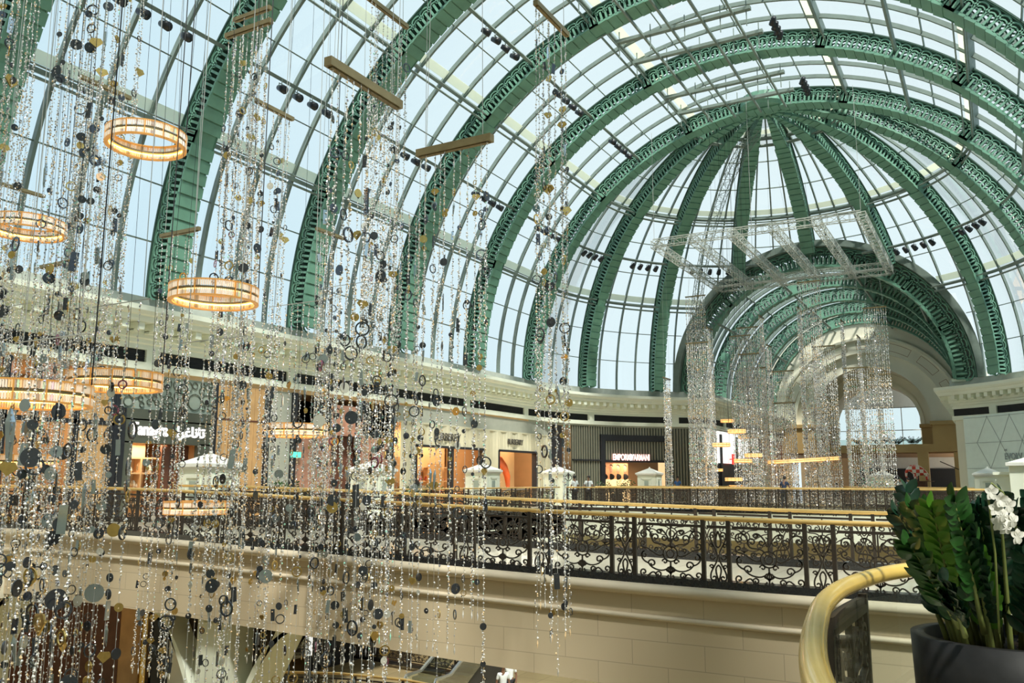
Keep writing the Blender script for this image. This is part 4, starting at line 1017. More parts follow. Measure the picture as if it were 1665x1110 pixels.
def flat_ring(r_, w, n=20, t=.005):
    g = MB(); vs = []
    for i in range(n):
        a = 2*pi*i/n
        for (q, y) in ((r_, -t), (r_-w, -t), (r_-w, t), (r_, t)): vs.append((q*cos(a), y, q*sin(a)-r_))
    fs = []
    for i in range(n):
        a, b = 4*i, 4*((i+1) % n)
        for k in range(4): fs.append((a+k, a+(k+1) % 4, b+(k+1) % 4, b+k))
    g.add(vs, fs); return g
def flat_poly(pts, t=.005):
    g = MB(); n = len(pts); vs = [(x, s_*t, z) for s_ in (-1, 1) for x, z in pts]
    g.add(vs, [tuple(range(n)), tuple(range(n, 2*n))[::-1]]+[(i, n+i, n+(i+1) % n, (i+1) % n) for i in range(n)]); return g
PEND = [('mirror_disc', flat_disc(.055).mesh('mirror_disc', M['mirror_dark']), 22), ('mirror_disc', flat_disc(.036).mesh('mirror_disc', M['mirror_dark']), 20), ('gold_disc', flat_disc(.045).mesh('gold_disc', M['gold']), 12),
        ('mirror_ring', flat_ring(.062, .013).mesh('mirror_ring', M['mirror_dark']), 18), ('mirror_ring', flat_ring(.045, .010).mesh('mirror_ring', M['mirror_dark']), 10), ('gold_ring', flat_ring(.055, .014).mesh('gold_ring', M['gold']), 8),
        ('mirror_plate', flat_poly([(-.028, 0), (.028, 0), (.028, -.15), (-.028, -.15)]).mesh('mirror_plate', M['mirror_dark']), 11), ('clear_plate', flat_poly([(-.022, 0), (.022, 0), (.022, -.15), (-.022, -.15)]).mesh('clear_plate', M['mirror_blue']), 7),
        ('gold_diamond', flat_poly([(-.045, 0), (.045, 0), (.075, -.045), (0, -.11), (-.075, -.045)]).mesh('gold_diamond', M['gold']), 9), ('clear_disc', flat_disc(.05).mesh('clear_disc', M['mirror_blue']), 5),
        ('pearl_disc', flat_disc(.045).mesh('pearl_disc', M['mirror_white']), 4), ('rose_ring', flat_ring(.06, .018).mesh('rose_ring', M['mirror_rose']), 1)]
gdrop = MB(); gdrop.tube([(0, 0, 0), (0, 0, -.06), (0, 0, -.20), (0, 0, -.26)], [.003, .020, .012, .002], 6); PEND.append(('glass_drop', gdrop.mesh('glass_drop', M['mirror_blue']), 5))
PW_ = [p[2] for p in PEND]
me_bar = {}
def bar_mesh(L, th):
    k = (round(L, 2), th)
    if k not in me_bar:
        g = MB(); g.bb(-L/2, L/2, -th, th, 0, 2*th); g.bb(-L/2+.05, L/2-.05, -th*.6, th*.6, -.015, 0); me_bar[k] = g.mesh('bar', M['bronze'])
    return me_bar[k]
def wire_bar(L):
    if ('w', L) not in me_bar: me_bar[('w', L)] = MB().bb(-L/2, L/2, -.005, .005, 0, .01).mesh('bar', M['wire'])
    return me_bar[('w', L)]
def shell_z(x, y):
    dy = max(0, y-YD); return ZS+sqrt(max(4, (R-.15)**2-(x-AX)**2-dy*dy))
rc = random.Random(21)
def curtain(mid, along_y, L, n, zbot, label, big=1.0, pend=True, far=False, group=None, th=.045, pn=11, zmin_p=None):
    t = thing('crystal_curtain', label, 'crystal curtain', mid, radians(90) if along_y else 0, group)
    link('bar', bar_mesh(L, max(th, .006)), t) if th > .02 else link('bar', wire_bar(L), t)
    g = MB()
    for s_ in (-.38, .38): g.tube([(s_*L, 0, 2*th), (s_*L*.6, 0, (shell_z(mid.x, mid.y) if not far or mid.z > ZT else ZT)-mid.z)], .005, 4)
    link('hanging_wire', g.mesh('hanging_wire', M['wire'] if far or rc.random() < .87 else M['cable']), t)
    for i in range(n):
        Ls = max(1.0, mid.z-zbot-rc.uniform(0, 1.2 if not far else .25)); x_ = -L/2+L*(i+.5)/n+rc.uniform(-.015, .015); y_ = rc.uniform(-.05, .05) if not far else rc.uniform(-.06, .06)
        me = strand_of(Ls, rc.randrange(5), far)
        s_ = link('crystal_strand', me, t, (x_, y_, 0), rc.uniform(0, 6.28))
        if pend:
            k = rc.randint(pn-3, pn+3); zz = [rc.uniform(.5, Ls-.1) for _ in range(k)]
            for z in zz:
                nm, pm_, _ = rc.choices(PEND, PW_)[0]; q = big*rc.choice((.75, .9, 1, 1.15, 1.4)) * (1.5 if rc.random() < .05 and nm != 'gold_diamond' else 1)
                link(nm, pm_, s_, (rc.uniform(-.02, .02), rc.uniform(-.02, .02), -z), rot=(0, rc.uniform(-.15, .15), rc.uniform(0, 6.28)), sc=(q, q, q))
    return t
def bar_from_px(a, b, L):
    A, B = at_z(*a, EYE+1 if a[1] < 770 else EYE-1), at_z(*b, EYE+1 if b[1] < 770 else EYE-1); k = L/(A-B).length
    A = O+(A-O)*k; B = O+(B-O)*k; d = B-A; return (A+B)/2, abs(d.y) > abs(d.x)
NEAR = [((532, 106), (650, 178), 1.4, 11, -1.6, 'crystal curtain on the thick bronze bar sloping down right, top centre left', .055),
        ((677, 255), (802, 231), 1.4, 11, -.7, 'crystal curtain on the tilted bronze bar left of the middle of the roof', .06),
        ((366, 62), (443, 38), 1.05, 10, -2.0, 'dense crystal curtain on the lower of two bars near the upper left rib', .04),
        ((383, 37), (438, 14), .85, 7, -1.2, 'crystal curtain on the short upper bar near the upper left rib', .035),
        ((130, 127), (212, 163), 1.15, 11, -2.2, 'crystal curtain on the bar just above the highest ring chandelier', .04),
        ((258, 386), (327, 375), 1.1, 9, -2.0, 'crystal curtain on the short bar between the two upper ring chandeliers', .035),
        ((868, 8), (925, 60), 1.15, 9, -.8, 'solitary crystal curtain falling right of centre over the lit stores', .04),
        ((408, 162), (476, 197), 1.05, 9, -2.2, 'crystal curtain on the bar above the middle ring chandelier', .035),
        ((597, 0), (664, 47), 1.15, 11, -1.4, 'dense crystal curtain whose bar touches the top edge, left of centre', .04),
        ((512, 374), (562, 390), 1.0, 11, -2.0, 'crystal curtain on the small bar in front of the fourth rib', .035),
        ((0, 300), (72, 322), 1.05, 10, -2.4, 'crystal curtain on the bar at the left edge above a ring chandelier', .035),
        ((66, 437), (112, 428), .95, 9, -2.5, 'crystal curtain on the low bar at left, just over the cornice', .035),
        ((-10, -60), (85, -85), 1.2, 11, -2.4, 'large disc crystal curtain falling down the left edge, bar out of view', .04),
        ((95, -40), (190, -70), 1.15, 9, -2.4, 'crystal curtain with big mirror rings left of the highest ring chandelier', .04),
        ((172, -90), (238, -40), .9, 8, -2.2, 'crystal curtain with wide discs falling through the highest ring chandelier', .04),
        ((-20, 505), (48, 492), 1.25, 7, -2.8, 'low crystal curtain in the bottom left corner in front of the arch', .014),
        ((40, 560), (130, 540), 1.2, 7, -2.6, 'crystal curtain with large loops in front of the left arch', .014),
        ((440, 500), (520, 488), 1.1, 8, -2.3, 'crystal curtain hanging below the middle ring chandelier before the column', .014),
        ((520, 470), (592, 458), 1.2, 13, -2.2, 'thick crystal curtain before the rose marble shopfront', .014),
        ((300, 560), (395, 545), 1.15, 4, -2.4, 'sparse crystal curtain in front of the bracket column', .014),
        ((150, 500), (245, 486), 1.1, 4, -2.5, 'crystal curtain in front of the TANAGRA sign', .014),
        ((640, 330), (690, 362), 1.1, 8, -1.5, 'crystal curtain before the left opening of the pleated store', .014)]
for a, b, L, n, zb_, lab, th in NEAR:
    mid, ay = bar_from_px(a, b, L)
    rowd = 1.25 if a[0] < 200 else 1.0
    curtain(mid, ay, L, n, zb_ - (rc.uniform(0, .5)), lab, big=rowd, th=th)
FAR = [((1115, 483), (1146, 481), 0, 'first'), ((1076, 612), (1092, 620), 1, 'x'), ((1116, 560), (1150, 556), 0, 'x'), ((1150, 532), (1158, 538), 1, 'x'), ((1188, 548), (1218, 545), 0, 'x'), ((1200, 534), (1230, 532), 0, 'x'), ((1202, 577), (1232, 575), 0, 'x'),
       ((1234, 513), (1242, 519), 1, 'x'), ((1246, 560), (1254, 566), 1, 'x'), ((1258, 605), (1287, 603), 0, 'x'), ((1261, 656), (1289, 655), 0, 'x'), ((1297, 460), (1332, 457), 0, 'x'), ((1296, 500), (1304, 506), 1, 'x'), ((1318, 548), (1326, 554), 1, 'x'),
       ((1325, 565), (1354, 562), 0, 'x'), ((1312, 674), (1340, 673), 0, 'x'), ((1366, 520), (1373, 526), 1, 'x'), ((1377, 600), (1405, 597), 0, 'x'), ((1392, 545), (1399, 551), 1, 'x'), ((1405, 502), (1438, 499), 0, 'x'), ((1419, 540), (1425, 545), 1, 'x'), ((1215, 600), (1240, 598), 0, 'x')]
ords = ['leftmost', 'second', 'third', 'fourth', 'fifth', 'sixth', 'seventh', 'eighth', 'ninth', 'tenth', 'eleventh', 'twelfth', 'thirteenth', 'fourteenth', 'fifteenth', 'sixteenth', 'seventeenth', 'eighteenth', 'nineteenth', 'twentieth', 'twenty-first', 'rightmost']
FAR.sort(key=lambda q: q[0][0])
for i, (a, b, ay, _) in enumerate(FAR):
    if ay: 
        d = rc.uniform(54, 59); mid = at_depth((a[0]+b[0])/2, (a[1]+b[1])/2, d)
    else:
        mid, _q = bar_from_px(a, b, 1.42)
        if mid.y > 57: mid = O+(mid-O)*(rc.uniform(55.5, 57)/mid.y)
        if mid.y < 49.7: mid = O+(mid-O)*(rc.uniform(49.7, 51)/mid.y)
    lab = ('narrow' if ay else 'broad')+' crystal curtain in the distant cluster under the dome, '+(ords[i] if i in (0, len(FAR)-1) else ords[i]+' from the left')
    curtain(mid, bool(ay), 1.42, 11 if not ay else 8, .1, lab, pend=False, far=True, th=.035, group='distant crystal curtains under the dome')
# ------------------------------------------------------------------ ring chandeliers
ords[0] = 'first'
M['rods_far'] = mat('glowing_crystal_rods', (.9, .75, .5), .2, .2, .2, 60, emit=(1, .55, .18), es=.75)
def ring_proto(Dm, H):
    t = thing('ring_chandelier', 'x', 'chandelier'); r_ = Dm/2; k = H/.24
    n = 64
    for (nm, z0_, z1_, dr, m) in (('top_frame', H-.014, H, 0, M['amber']), ('centre_band', H*.42, H*.56, -.02, M['bronze']), ('bottom_frame', 0, .016, 0, M['amber'])):
        g = MB(); g.lathe([(r_+dr, z0_), (r_+dr+.012, z0_), (r_+dr+.012, z1_), (r_+dr, z1_), (r_+dr-.05, z1_), (r_+dr-.05, z0_), (r_+dr, z0_)], n); g.build(nm, m, t)
    m_ = int(2*pi*r_/.026)
    for (z0_, z1_) in ((.016, H*.40), (H*.58, H-.014)):
        g = MB()
        for i in range(m_):
            a = 2*pi*i/m_; g.box((r_*cos(a), r_*sin(a), (z0_+z1_)/2), (.014, .016, z1_-z0_), a+.6)
        g.build('crystal_rods', M['rods'] if Dm not in (1.0, 4.4) else M['rods_far'], t)
    g = MB(); g.box((0, 0, 0), (.016, .014, H)); me = g.mesh('frame_post', M['amber'])
    for i in range(14):
        a = 2*pi*i/14; link('frame_post', me, t, ((r_+.006)*cos(a), (r_+.006)*sin(a), H/2), a)
    g = MB(); g.lathe([(r_-.03, H*.36), (r_-.012, H*.36), (r_-.012, H*.42), (r_-.03, H*.42)], n); g.build('led_strip', M['led'], t)
    return t
RINGS = [(238, 228, 122, 1.15, 'highest lit crystal ring chandelier, upper left'), (348, 480, 138, 1.2, 'lit crystal ring chandelier hanging just above the cornice, left of centre'), (45, 370, 112, 1.2, 'lit crystal ring chandelier crossing the left frame edge high up'),
         (188, 620, 142, 1.2, 'lit crystal ring chandelier level with the black vents, above the TANAGRA store'), (40, 642, 200, 1.3, 'largest lit ring chandelier, at the left edge over the amber shopfront'), (480, 700, 102, 1.15, 'lit crystal ring chandelier in front of the grey pane and rose marble'),
         (322, 825, 105, 1.15, 'lowest lit crystal ring chandelier, in front of the near bridge balustrade'), (32, 750, 112, 1.2, 'lit crystal ring chandelier at the left edge just over the near balustrade')]
FRINGS = [(1183, 684, 22, 'tiny'), (1198, 701, 28, 'x'), (1213, 710, 24, 'x'), (1173, 723, 28, 'x'), (1225, 740, 27, 'x'), (1208, 749, 28, 'x'), (1164, 764, 22, 'x'), (1193, 779, 27, 'x'), (1198, 791, 24, 'x')]
proto = {}
def ring_at(px_, py_, w_, Dm, lab, tilt=None, H=.23, group=None):
    k = (Dm, H)
    d = F*Dm/w_; p = at_depth(px_, py_, d)
    if k not in proto: proto[k] = ring_proto(Dm, H); o = proto[k]
    else:
        o = copy_tree(proto[k])
        for ch in list(o.children):
            if ch.name.startswith('hanging_cable'): bpy.data.objects.remove(ch)
    o.location = (p.x, p.y, p.z-H/2); o.rotation_euler = tilt or (0, 0, .2)
    tag(o, lab, 'chandelier', group)
    g = MB(); zt_ = shell_z(p.x, p.y)-p.z
    for a in range(3): g.tube([(Dm/2*cos(a*2.094), Dm/2*sin(a*2.094), H), (Dm*.1*cos(a*2.094), Dm*.1*sin(a*2.094), zt_)], .004, 3)
    g.tube([(Dm/2*cos(.5), Dm/2*sin(.5), H), (Dm/2*cos(.5), Dm/2*sin(.5), zt_)], .008, 5)
    o2 = link('hanging_cable', g.mesh('hanging_cable', M['cable']), o)
    return o
for px_, py_, w_, Dm, lab in RINGS: ring_at(px_, py_, w_, Dm, lab)
for i, (px_, py_, w_, _) in enumerate(FRINGS): ring_at(px_, py_, w_, 1.0, 'small distant lit ring chandelier, '+(ords[i] if i else 'topmost')+(' from the top' if i else ' of the distant ones'), H=.22, group='distant ring chandeliers')
ring_at(1306, 748, 112, 4.4, 'wide flat lit ring chandelier seen edge on under the far arch', (radians(2), radians(-3), 0), .24)
# ------------------------------------------------------------------ spotlights on tracks
def spot_proto():
    t = thing('spotlight', 'x', 'spotlight'); g = MB(); g.tube([(0, 0, 0), (0, 0, -.12)], .012, 5); g.sweep([(-.09, 0, -.22), (-.09, 0, -.12), (.09, 0, -.12), (.09, 0, -.22)], V(0, 1, 0), .02, .02); g.build('yoke', M['steel'], t)
    g = MB(); g.tube([(0, -.12, -.18), (0, .02, -.25), (0, .12, -.31)], [.07, .10, .11], 12); g.build('housing', M['frame_black'], t, True); return t
sp0 = spot_proto(); first = True
def spot(p, rz, lab, grp):
    global first
    o = sp0 if first else copy_tree(sp0); first = False
    o.location = p; o.rotation_euler = (0, 0, rz); o.scale = (1.5, 1.5, 1.5); tag(o, lab, 'spotlight', grp)
for side, ph, q, nm in ((-1, 35, .66, 'lower left track of the barrel vault'), (-1, 60, .66, 'upper left track of the barrel vault')):
    for k in range(0, 5):
        for j in range(4): spot(SB(YD-SP*k-2.2-j*.85, ph, R-q, side), rc.uniform(-.5, .5)-1.2, ['first', 'second', 'third', 'last'][j]+' spotlight on the '+nm.replace(' of the barrel vault', '')+', bay '+['nearest', 'second from', 'third from', 'fourth from', 'fifth from'][k]+' the dome', 'spotlights on the '+nm)
for i_, th_ in enumerate((-83, -80, -77, -74, -60, -57, -54, -51, -38, -35, -32, -29, -26)): spot(SD(th_, 35, R-.8), radians(-th_), ords[i_]+' black spotlight from the left on the left part of the dome track', 'spotlights on the left part of the dome track')
for i_, th_ in enumerate((27, 30, 33, 36, 39, 50, 53, 56, 59)): spot(SD(th_, 35, R-.8), radians(-th_), ords[i_]+' black spotlight from the left on the right part of the dome track', 'spotlights on the right part of the dome track')
for k in range(0, 3):
    for j in range(4): spot(SB(YD-SP*k-1.2-j*.5, 100, R-.3, -1), .5, ['first', 'second', 'third', 'last'][j]+' pale spotlight right of the vault crown, '+['bay nearest the dome', 'second bay from the dome', 'third bay from the dome'][k], 'spotlights right of the vault crown')
# ------------------------------------------------------------------ people
def skin_mesh(name, joints, edges, m, parent, sub=1, root=0):
    me = bpy.data.meshes.new(name); me.from_pydata([j[:3] for j in joints], edges, []); me.materials.append(m)
    o = link(name, me, parent); md_ = o.modifiers.new('skin', 'SKIN'); md_.use_smooth_shade = True
    if not me.skin_vertices: return o
    for i, j in enumerate(joints):
        sv = me.skin_vertices[0].data[i]; sv.radius = (j[3], j[3]*(j[4] if len(j) > 4 else 1)); sv.use_root = (i == root)
    s_ = o.modifiers.new('sub', 'SUBSURF'); s_.levels = sub; s_.render_levels = sub
    return o
def person(loc, rz, lab, shirt, trousers, skin=None, arms='down', lean=0, female=False, tie=False, h=1.75, sit=False):
    skin = skin or M['skin']; t = thing('person', lab, 'person', loc, rz); k = h/1.75
    # faces -Y ; x is the left-right axis
    hipz = .95*k if not sit else .50*k; f = lean
    def T(x, y, z):                                # lean the upper body forward
        dz = z-hipz; return (x, y-dz*sin(f), hipz+dz*cos(f)) if z > hipz else (x, y, z)
    J = []; E = []
    def j(x, y, z, r_, q=1): J.append((*T(x*k, y*k, z*k if not sit else (z*k-.45*k)), r_*k, q)); return len(J)-1
    pel = j(0, 0, .95, .13, .8); wst = j(0, 0, 1.10, .115, .8); che = j(0, 0, 1.30, .135, .75); nk = j(0, 0, 1.47, .055); hb = j(0, -.015, 1.56, .065); hm = j(0, -.02, 1.64, .088, 1.1); ht = j(0, -.01, 1.72, .06)
    E += [(pel, wst), (wst, che), (che, nk), (nk, hb), (hb, hm), (hm, ht)]
    nose = j(0, -.115, 1.625, .012); E.append((hm, nose))
    hands = []
    for s_ in (-1, 1):
        sh = j(s_*.17, 0, 1.40, .055)
        if arms == 'down': el = j(s_*.23, .03, 1.13, .04); wr = j(s_*.24, -.05, .88, .027); d = (0, -.2, -1)
        elif arms == 'rail': el = j(s_*.26, -.10, 1.15, .04); wr = j(s_*.20, -.34, 1.10, .027); d = (0, -1, -.15)
        elif arms == 'fold': el = j(s_*.22, -.06, 1.13, .04); wr = j(-s_*.02, -.22, 1.12, .027); d = (-s_*1.0, 0, 0)
        else: el = j(s_*.21, -.04, 1.12, .04); wr = j(s_*.14, -.26, 1.10, .027); d = (0, -1, .1)
        E += [(che, sh), (sh, el), (el, wr)]
        w_ = J[wr]; dv_ = Vector(d).normalized(); sdv = V(0, 0, 1).cross(dv_); sdv = sdv.normalized() if sdv.length > .1 else V(1, 0, 0)
        J.append((*(Vector(w_[:3])+dv_*.05*k), .03*k, .6)); pa_ = len(J)-1; E.append((wr, pa_))
        for fi in range(4):
            o_ = (fi-1.5)*.018*k; ln_ = (.075, .085, .08, .062)[fi]*k
            b0 = Vector(J[pa_][:3])+sdv*o_+dv_*.035*k; J.append((*b0, .009*k)); a_ = len(J)-1
            J.append((*(b0+dv_*ln_*.6+V(0, 0, -.012)), .008*k)); b1_ = len(J)-1; E += [(pa_, a_), (a_, b1_)]
        b0 = Vector(J[pa_][:3])-sdv*.04*k*s_+dv_*.02*k; J.append((*b0, .010*k)); E.append((pa_, len(J)-1))
    for s_ in (-1, 1):
        if sit: hp = j(s_*.09, 0, .93, .085); kn = (s_*.11*k, -.42*k, .50*k, .06*k, 1); J.append(kn); kn = len(J)-1; J.append((s_*.11*k, -.44*k, .08*k, .04*k, 1)); an = len(J)-1; J.append((s_*.12*k, -.58*k, .04*k, .035*k, 1)); toe = len(J)-1
        else: hp = j(s_*.09, 0, .90, .085); kn = j(s_*.10, -.01, .50, .058); an = j(s_*.11, .02, .08, .038); toe = j(s_*.13, -.13, .04, .035)
        E += [(pel, hp), (hp, kn), (kn, an), (an, toe)]
    skin_mesh('body', J, E, skin, t, 1)
    def sub_j(ids, grow): return [(*J[i][:3], J[i][3]*grow+.008, J[i][4] if len(J[i]) > 4 else 1) for i in ids]
    sh1, el1 = 8, 9; off = 8+3+1+4*2+1
    ids = [wst, che, nk, 8, 9, off, off+1, pel]; Ed = [(0, 1), (1, 2), (1, 3), (3, 4), (1, 5), (5, 6), (7, 0)]
    jj = sub_j(ids, 1.12); q = jj[2]; jj[2] = (q[0], q[1], q[2]-.04*k, .06*k, 1)
    for a_, b_ in ((3, 4), (5, 6)):                 # short sleeves
        A_, B_ = Vector(jj[a_][:3]), Vector(jj[b_][:3]); m_ = A_+(B_-A_)*.75; jj[b_] = (*m_, jj[b_][3], 1)
    skin_mesh('shirt', jj, Ed, shirt, t, 1)
    base = off+off-8
    ids = [pel, base, base+1, base+2, base+4, base+5, base+6]; jj = sub_j(ids, 1.15)
    skin_mesh('trousers', jj, [(0, 1), (1, 2), (2, 3), (0, 4), (4, 5), (5, 6)], trousers, t, 1)
    hd_ = Vector(J[hm][:3]); g = MB(); g.sphere(hd_+V(0, .018*k, .03*k), .105*k, 12, 8, (.92, 1.0, .95))
    if female: g.sphere(hd_+V(0, .07*k, -.12*k), .10*k, 10, 8, (1, .6, 1.9))
    link('hair', g.mesh('hair', M['hair'], True), t)
    g = MB()
    for s_ in (-1, 1): g.sphere(hd_+V(s_*.032*k, -.088*k, .0), .012*k, 6, 4)
    g.sphere(hd_+V(0, -.085*k, -.055*k), .018*k, 6, 4, (1.3, .5, .4)); link('face_features', g.mesh('face_features', M['dark_cloth'], True), t)
    if tie:
        c_ = Vector(J[che][:3]); g = MB(); g.box(c_+V(0, -.125*k, -.02), (.05, .012, .30*k)); link('tie', g.mesh('tie', M['dark_cloth']), t)
    return t
def cy_rz(p): return atan2(p.y, p.x)-pi/2      # faces the camera
def pl(px_, py_, Y, z): q = at_y(px_, py_, Y); return V(q.x, q.y, z)
person(pl(957, 780, 45.2, G), .15, 'guard in white shirt and dark tie leaning on the distant rail, facing the camera', M['shirt_white'], M['dark_cloth'], arms='rail', tie=True)
person(pl(934, 780, 44.8, G), -2.2, 'guard in white shirt standing left of the other guard on the far bridge', M['shirt_white'], M['dark_cloth'], arms='down')
person(pl(1274, 790, 47.8, G), pi-.2, 'man in navy shirt leaning on the far bridge rail with his back turned', M['navy'], M['dark_cloth'], arms='rail', lean=.25, skin=M['skin'])
person(pl(1399, 790, 66, G), .2, 'person in black standing far away left of the tower under the arched window', M['dark_cloth'], M['dark_cloth'], skin=M['skin_light'])
person(pl(1463, 790, 68, G), .8, 'far person in white top beside the checkered elephant', M['shirt_white'], M['dark_cloth'], skin=M['skin_light'])
person(pl(1482, 795, 62, G), -.6, 'far person in pale blue shirt bending below the checkered elephant', M['shirt_blue'], M['jeans'], skin=M['skin_light'], arms='fwd', lean=.4)
person(pl(1158, 790, 63, G), .2, 'distant person in blue by the leftmost passage shops', M['shirt_blue'], M['dark_cloth'], skin=M['skin_light'])
person(pl(1102, 790, 58, G), .5, 'distant person in a blue shirt walking behind the leftmost far crystal curtain', mat('blue_shirt', (.08, .2, .5), .8, 0, .05), M['dark_cloth'], skin=M['skin_light'])
person(pl(1360, 790, 70, G), 0, 'distant seated person in pale clothes left of the far arch', M['shirt_white'], M['dark_cloth'], skin=M['skin_light'], sit=True)
person(pl(1633, 790, 46, G), .4, 'man in dark clothes standing right of the hoarding tower, behind the plant', M['navy'], M['dark_cloth'])
lo = lambda px_, py_, d: V(*(at_depth(px_, py_, d).xy), LOW)
person(lo(451, 1085, 28.6), 1.25, 'security guard in white shirt with black tie on the lower floor, seen in profile', M['shirt_white'], M['dark_cloth'], tie=True)
person(lo(167, 1080, 31), -.5, 'woman with long dark hair in a pale shirt by the lower gold jamb', M['rose_cloth'], M['jeans'], skin=M['skin_light'], female=True, arms='fold', h=1.7)
person(lo(143, 1092, 31.5), .2, 'person in dark clothes standing left of the woman on the lower floor', M['dark_cloth'], M['dark_cloth'], skin=M['skin_light'], h=1.6)
person(lo(818, 1095, 29.5), .9, 'guard in white shirt in front, at the bottom edge beside the escalator', M['shirt_white'], M['dark_cloth'])
person(lo(829, 1088, 30.6), .3, 'second guard in white shirt behind, at the bottom edge beside the escalator', M['shirt_white'], M['dark_cloth'])
# ------------------------------------------------------------------ plants
def leaf(mb, base, d, up, L, w):
    d = Vector(d).normalized(); up = Vector(up).normalized(); sd = d.cross(up).normalized(); vs = []; n = 5
    for i in range(n+1):
        t = i/n; ww = w*sin(pi*min(1, t*.93+.05))**.8; c = Vector(base)+d*L*t+up*(-.10*L*t*t); vs += [c-sd*ww/2+up*ww*.15, c, c+sd*ww/2+up*ww*.15]
    fs = []
    for i in range(n):
        a = 3*i; fs += [(a, a+1, a+4, a+3), (a+1, a+2, a+5, a+4)]
    mb.add(vs, fs)
def frond(mbL, mbS, base, d, L, rnd_, leafL=.13, leafW=.06, bend=.25, pairs=11, r0=.016):
    d = Vector(d).normalized(); sd0 = d.cross(V(rnd_.uniform(-1, 1), rnd_.uniform(-1, 1), .1)).normalized(); pts = []
    hz = Vector((d.x, d.y, 0)); hz = hz.normalized() if hz.length > .05 else V(1, 0, 0)
    for i in range(9):
        t = i/8; pts.append(Vector(base)+d*L*t+hz*bend*L*t*t-V(0, 0, 1)*bend*.25*L*t*t)
    mbS.tube(pts, [r0*(1-.75*i/8) for i in range(9)], 7)
    for i in range(pairs):
        t = .28+.72*i/(pairs-1); f = t*8; k = min(7, int(f)); p = pts[k].lerp(pts[k+1], f-k); tg = (pts[k+1]-pts[k]).normalized()
        nrm = tg.cross(sd0).normalized()
        for s_ in (-1, 1):
            dd = sd0*s_*.95+tg*.75+nrm*rnd_.uniform(.0, .5); leaf(mbL, p, dd, nrm+sd0*rnd_.uniform(-.3, .3), leafL*rnd_.uniform(.8, 1.15)*(1-.25*t), leafW*rnd_.uniform(.85, 1.1))
    leaf(mbL, pts[-1], (pts[-1]-pts[-2]), sd0, leafL*.8, leafW*.9)
def pot_plant(c, r_, h, label, nf, hl, seed, big=False, leafm=None, spread=.5):
    t = thing('potted_plant', label, 'potted plant', c); g = MB(); n = 40 if big else 20
    g.lathe([(0, 0), (r_*.86, 0), (r_*.98, h*.6), (r_, h), (r_*.86, h), (r_*.84, h-.08), (0, h-.08)], n); link('pot', g.mesh('pot', M['pot'], True), t)
    rr = random.Random(seed)
    g = MB(); g.lathe([(0, h-.07), (r_*.85, h-.07)], n); link('soil', g.mesh('soil', M['soil']), t)
    for grp, m in enumerate(([M['leaf'], M['leaf_dark'], M['leaf_bright']] if big else [leafm or M['leaf']])):
        L_, S_ = MB(), MB(); k = nf[grp] if big else nf
        for i in range(k):
            a = rr.uniform(0, 2*pi); q = r_*.62*sqrt(rr.random()); d = V(cos(a)*spread*q/r_*1.4, sin(a)*spread*q/r_*1.4, 1)
            frond(L_, S_, (q*cos(a), q*sin(a), h-.08), d, hl*rr.uniform(.65, 1.05), rr, *((.13, .068, rr.uniform(.0, .15), 13, .017) if big else (.20, .07, .4, 7, .012)))
        link('foliage', L_.mesh('foliage', m, True), t); link('stem', S_.mesh('stem', M['stem'], True), t)
    return t, rr
pc = at_z(1640, 1046, .80); pr_ = .50
pt_, rr = pot_plant(V(pc.x, pc.y, 0), pr_, .84, 'large leafy plant in a round charcoal pot at the lower right corner', [8, 34, 2], .86, 5, True, spread=.30)
# hand placed fronds seen at the left of the plant
def hand_fronds(par, items):
    for (m, lst) in items:
        L_, S_ = MB(), MB()
        for (bx_, by_, tx_, ty_, dd) in lst:
            b0 = at_depth(bx_, by_, dd)-par.location; t0 = at_depth(tx_, ty_, dd-.1)-par.location; d = t0-b0
            frond(L_, S_, b0, d, d.length*.84, rr, .14, .076, .03, 12, .016)
        link('foliage', L_.mesh('foliage', m, True), par); link('stem', S_.mesh('stem', M['stem'], True), par)
dpot = (pc-O).dot(FW)
hand_fronds(pt_, [(M['leaf_bright'], [(1556, 1010, 1512, 790, dpot-.1)]), (M['leaf'], [(1560, 1020, 1470, 860, dpot-.25), (1600, 1030, 1545, 772, dpot-.2), (1575, 1030, 1500, 790, dpot+.15)]),
                   (M['leaf_dark'], [(1570, 1035, 1535, 930, dpot-.3), (1640, 1030, 1600, 790, dpot), (1650, 1030, 1650, 800, dpot-.1), (1620, 1030, 1590, 830, dpot+.2), (1630, 1040, 1570, 850, dpot+.1), (1665, 1040, 1690, 800, dpot)])])
g = MB(); r3 = random.Random(9)
for i in range(60):
    a = r3.uniform(0, 2*pi); q = pr_*.78*sqrt(r3.random()); s_ = r3.uniform(.025, .06)
    n0 = len(g.v); g.sphere((q*cos(a), q*sin(a), .73+r3.uniform(0, .03)), s_, 7, 5, (r3.uniform(.8, 1.5), 1, .7))
    for k in range(n0, len(g.v)): x_, y_, z_ = g.v[k]; g.v[k] = (x_+r3.uniform(-.006, .006), y_+r3.uniform(-.006, .006), z_+r3.uniform(-.006, .006))
st = link('rocks', g.mesh('rocks', M['rock']), pt_); st['kind'] = 'stuff'
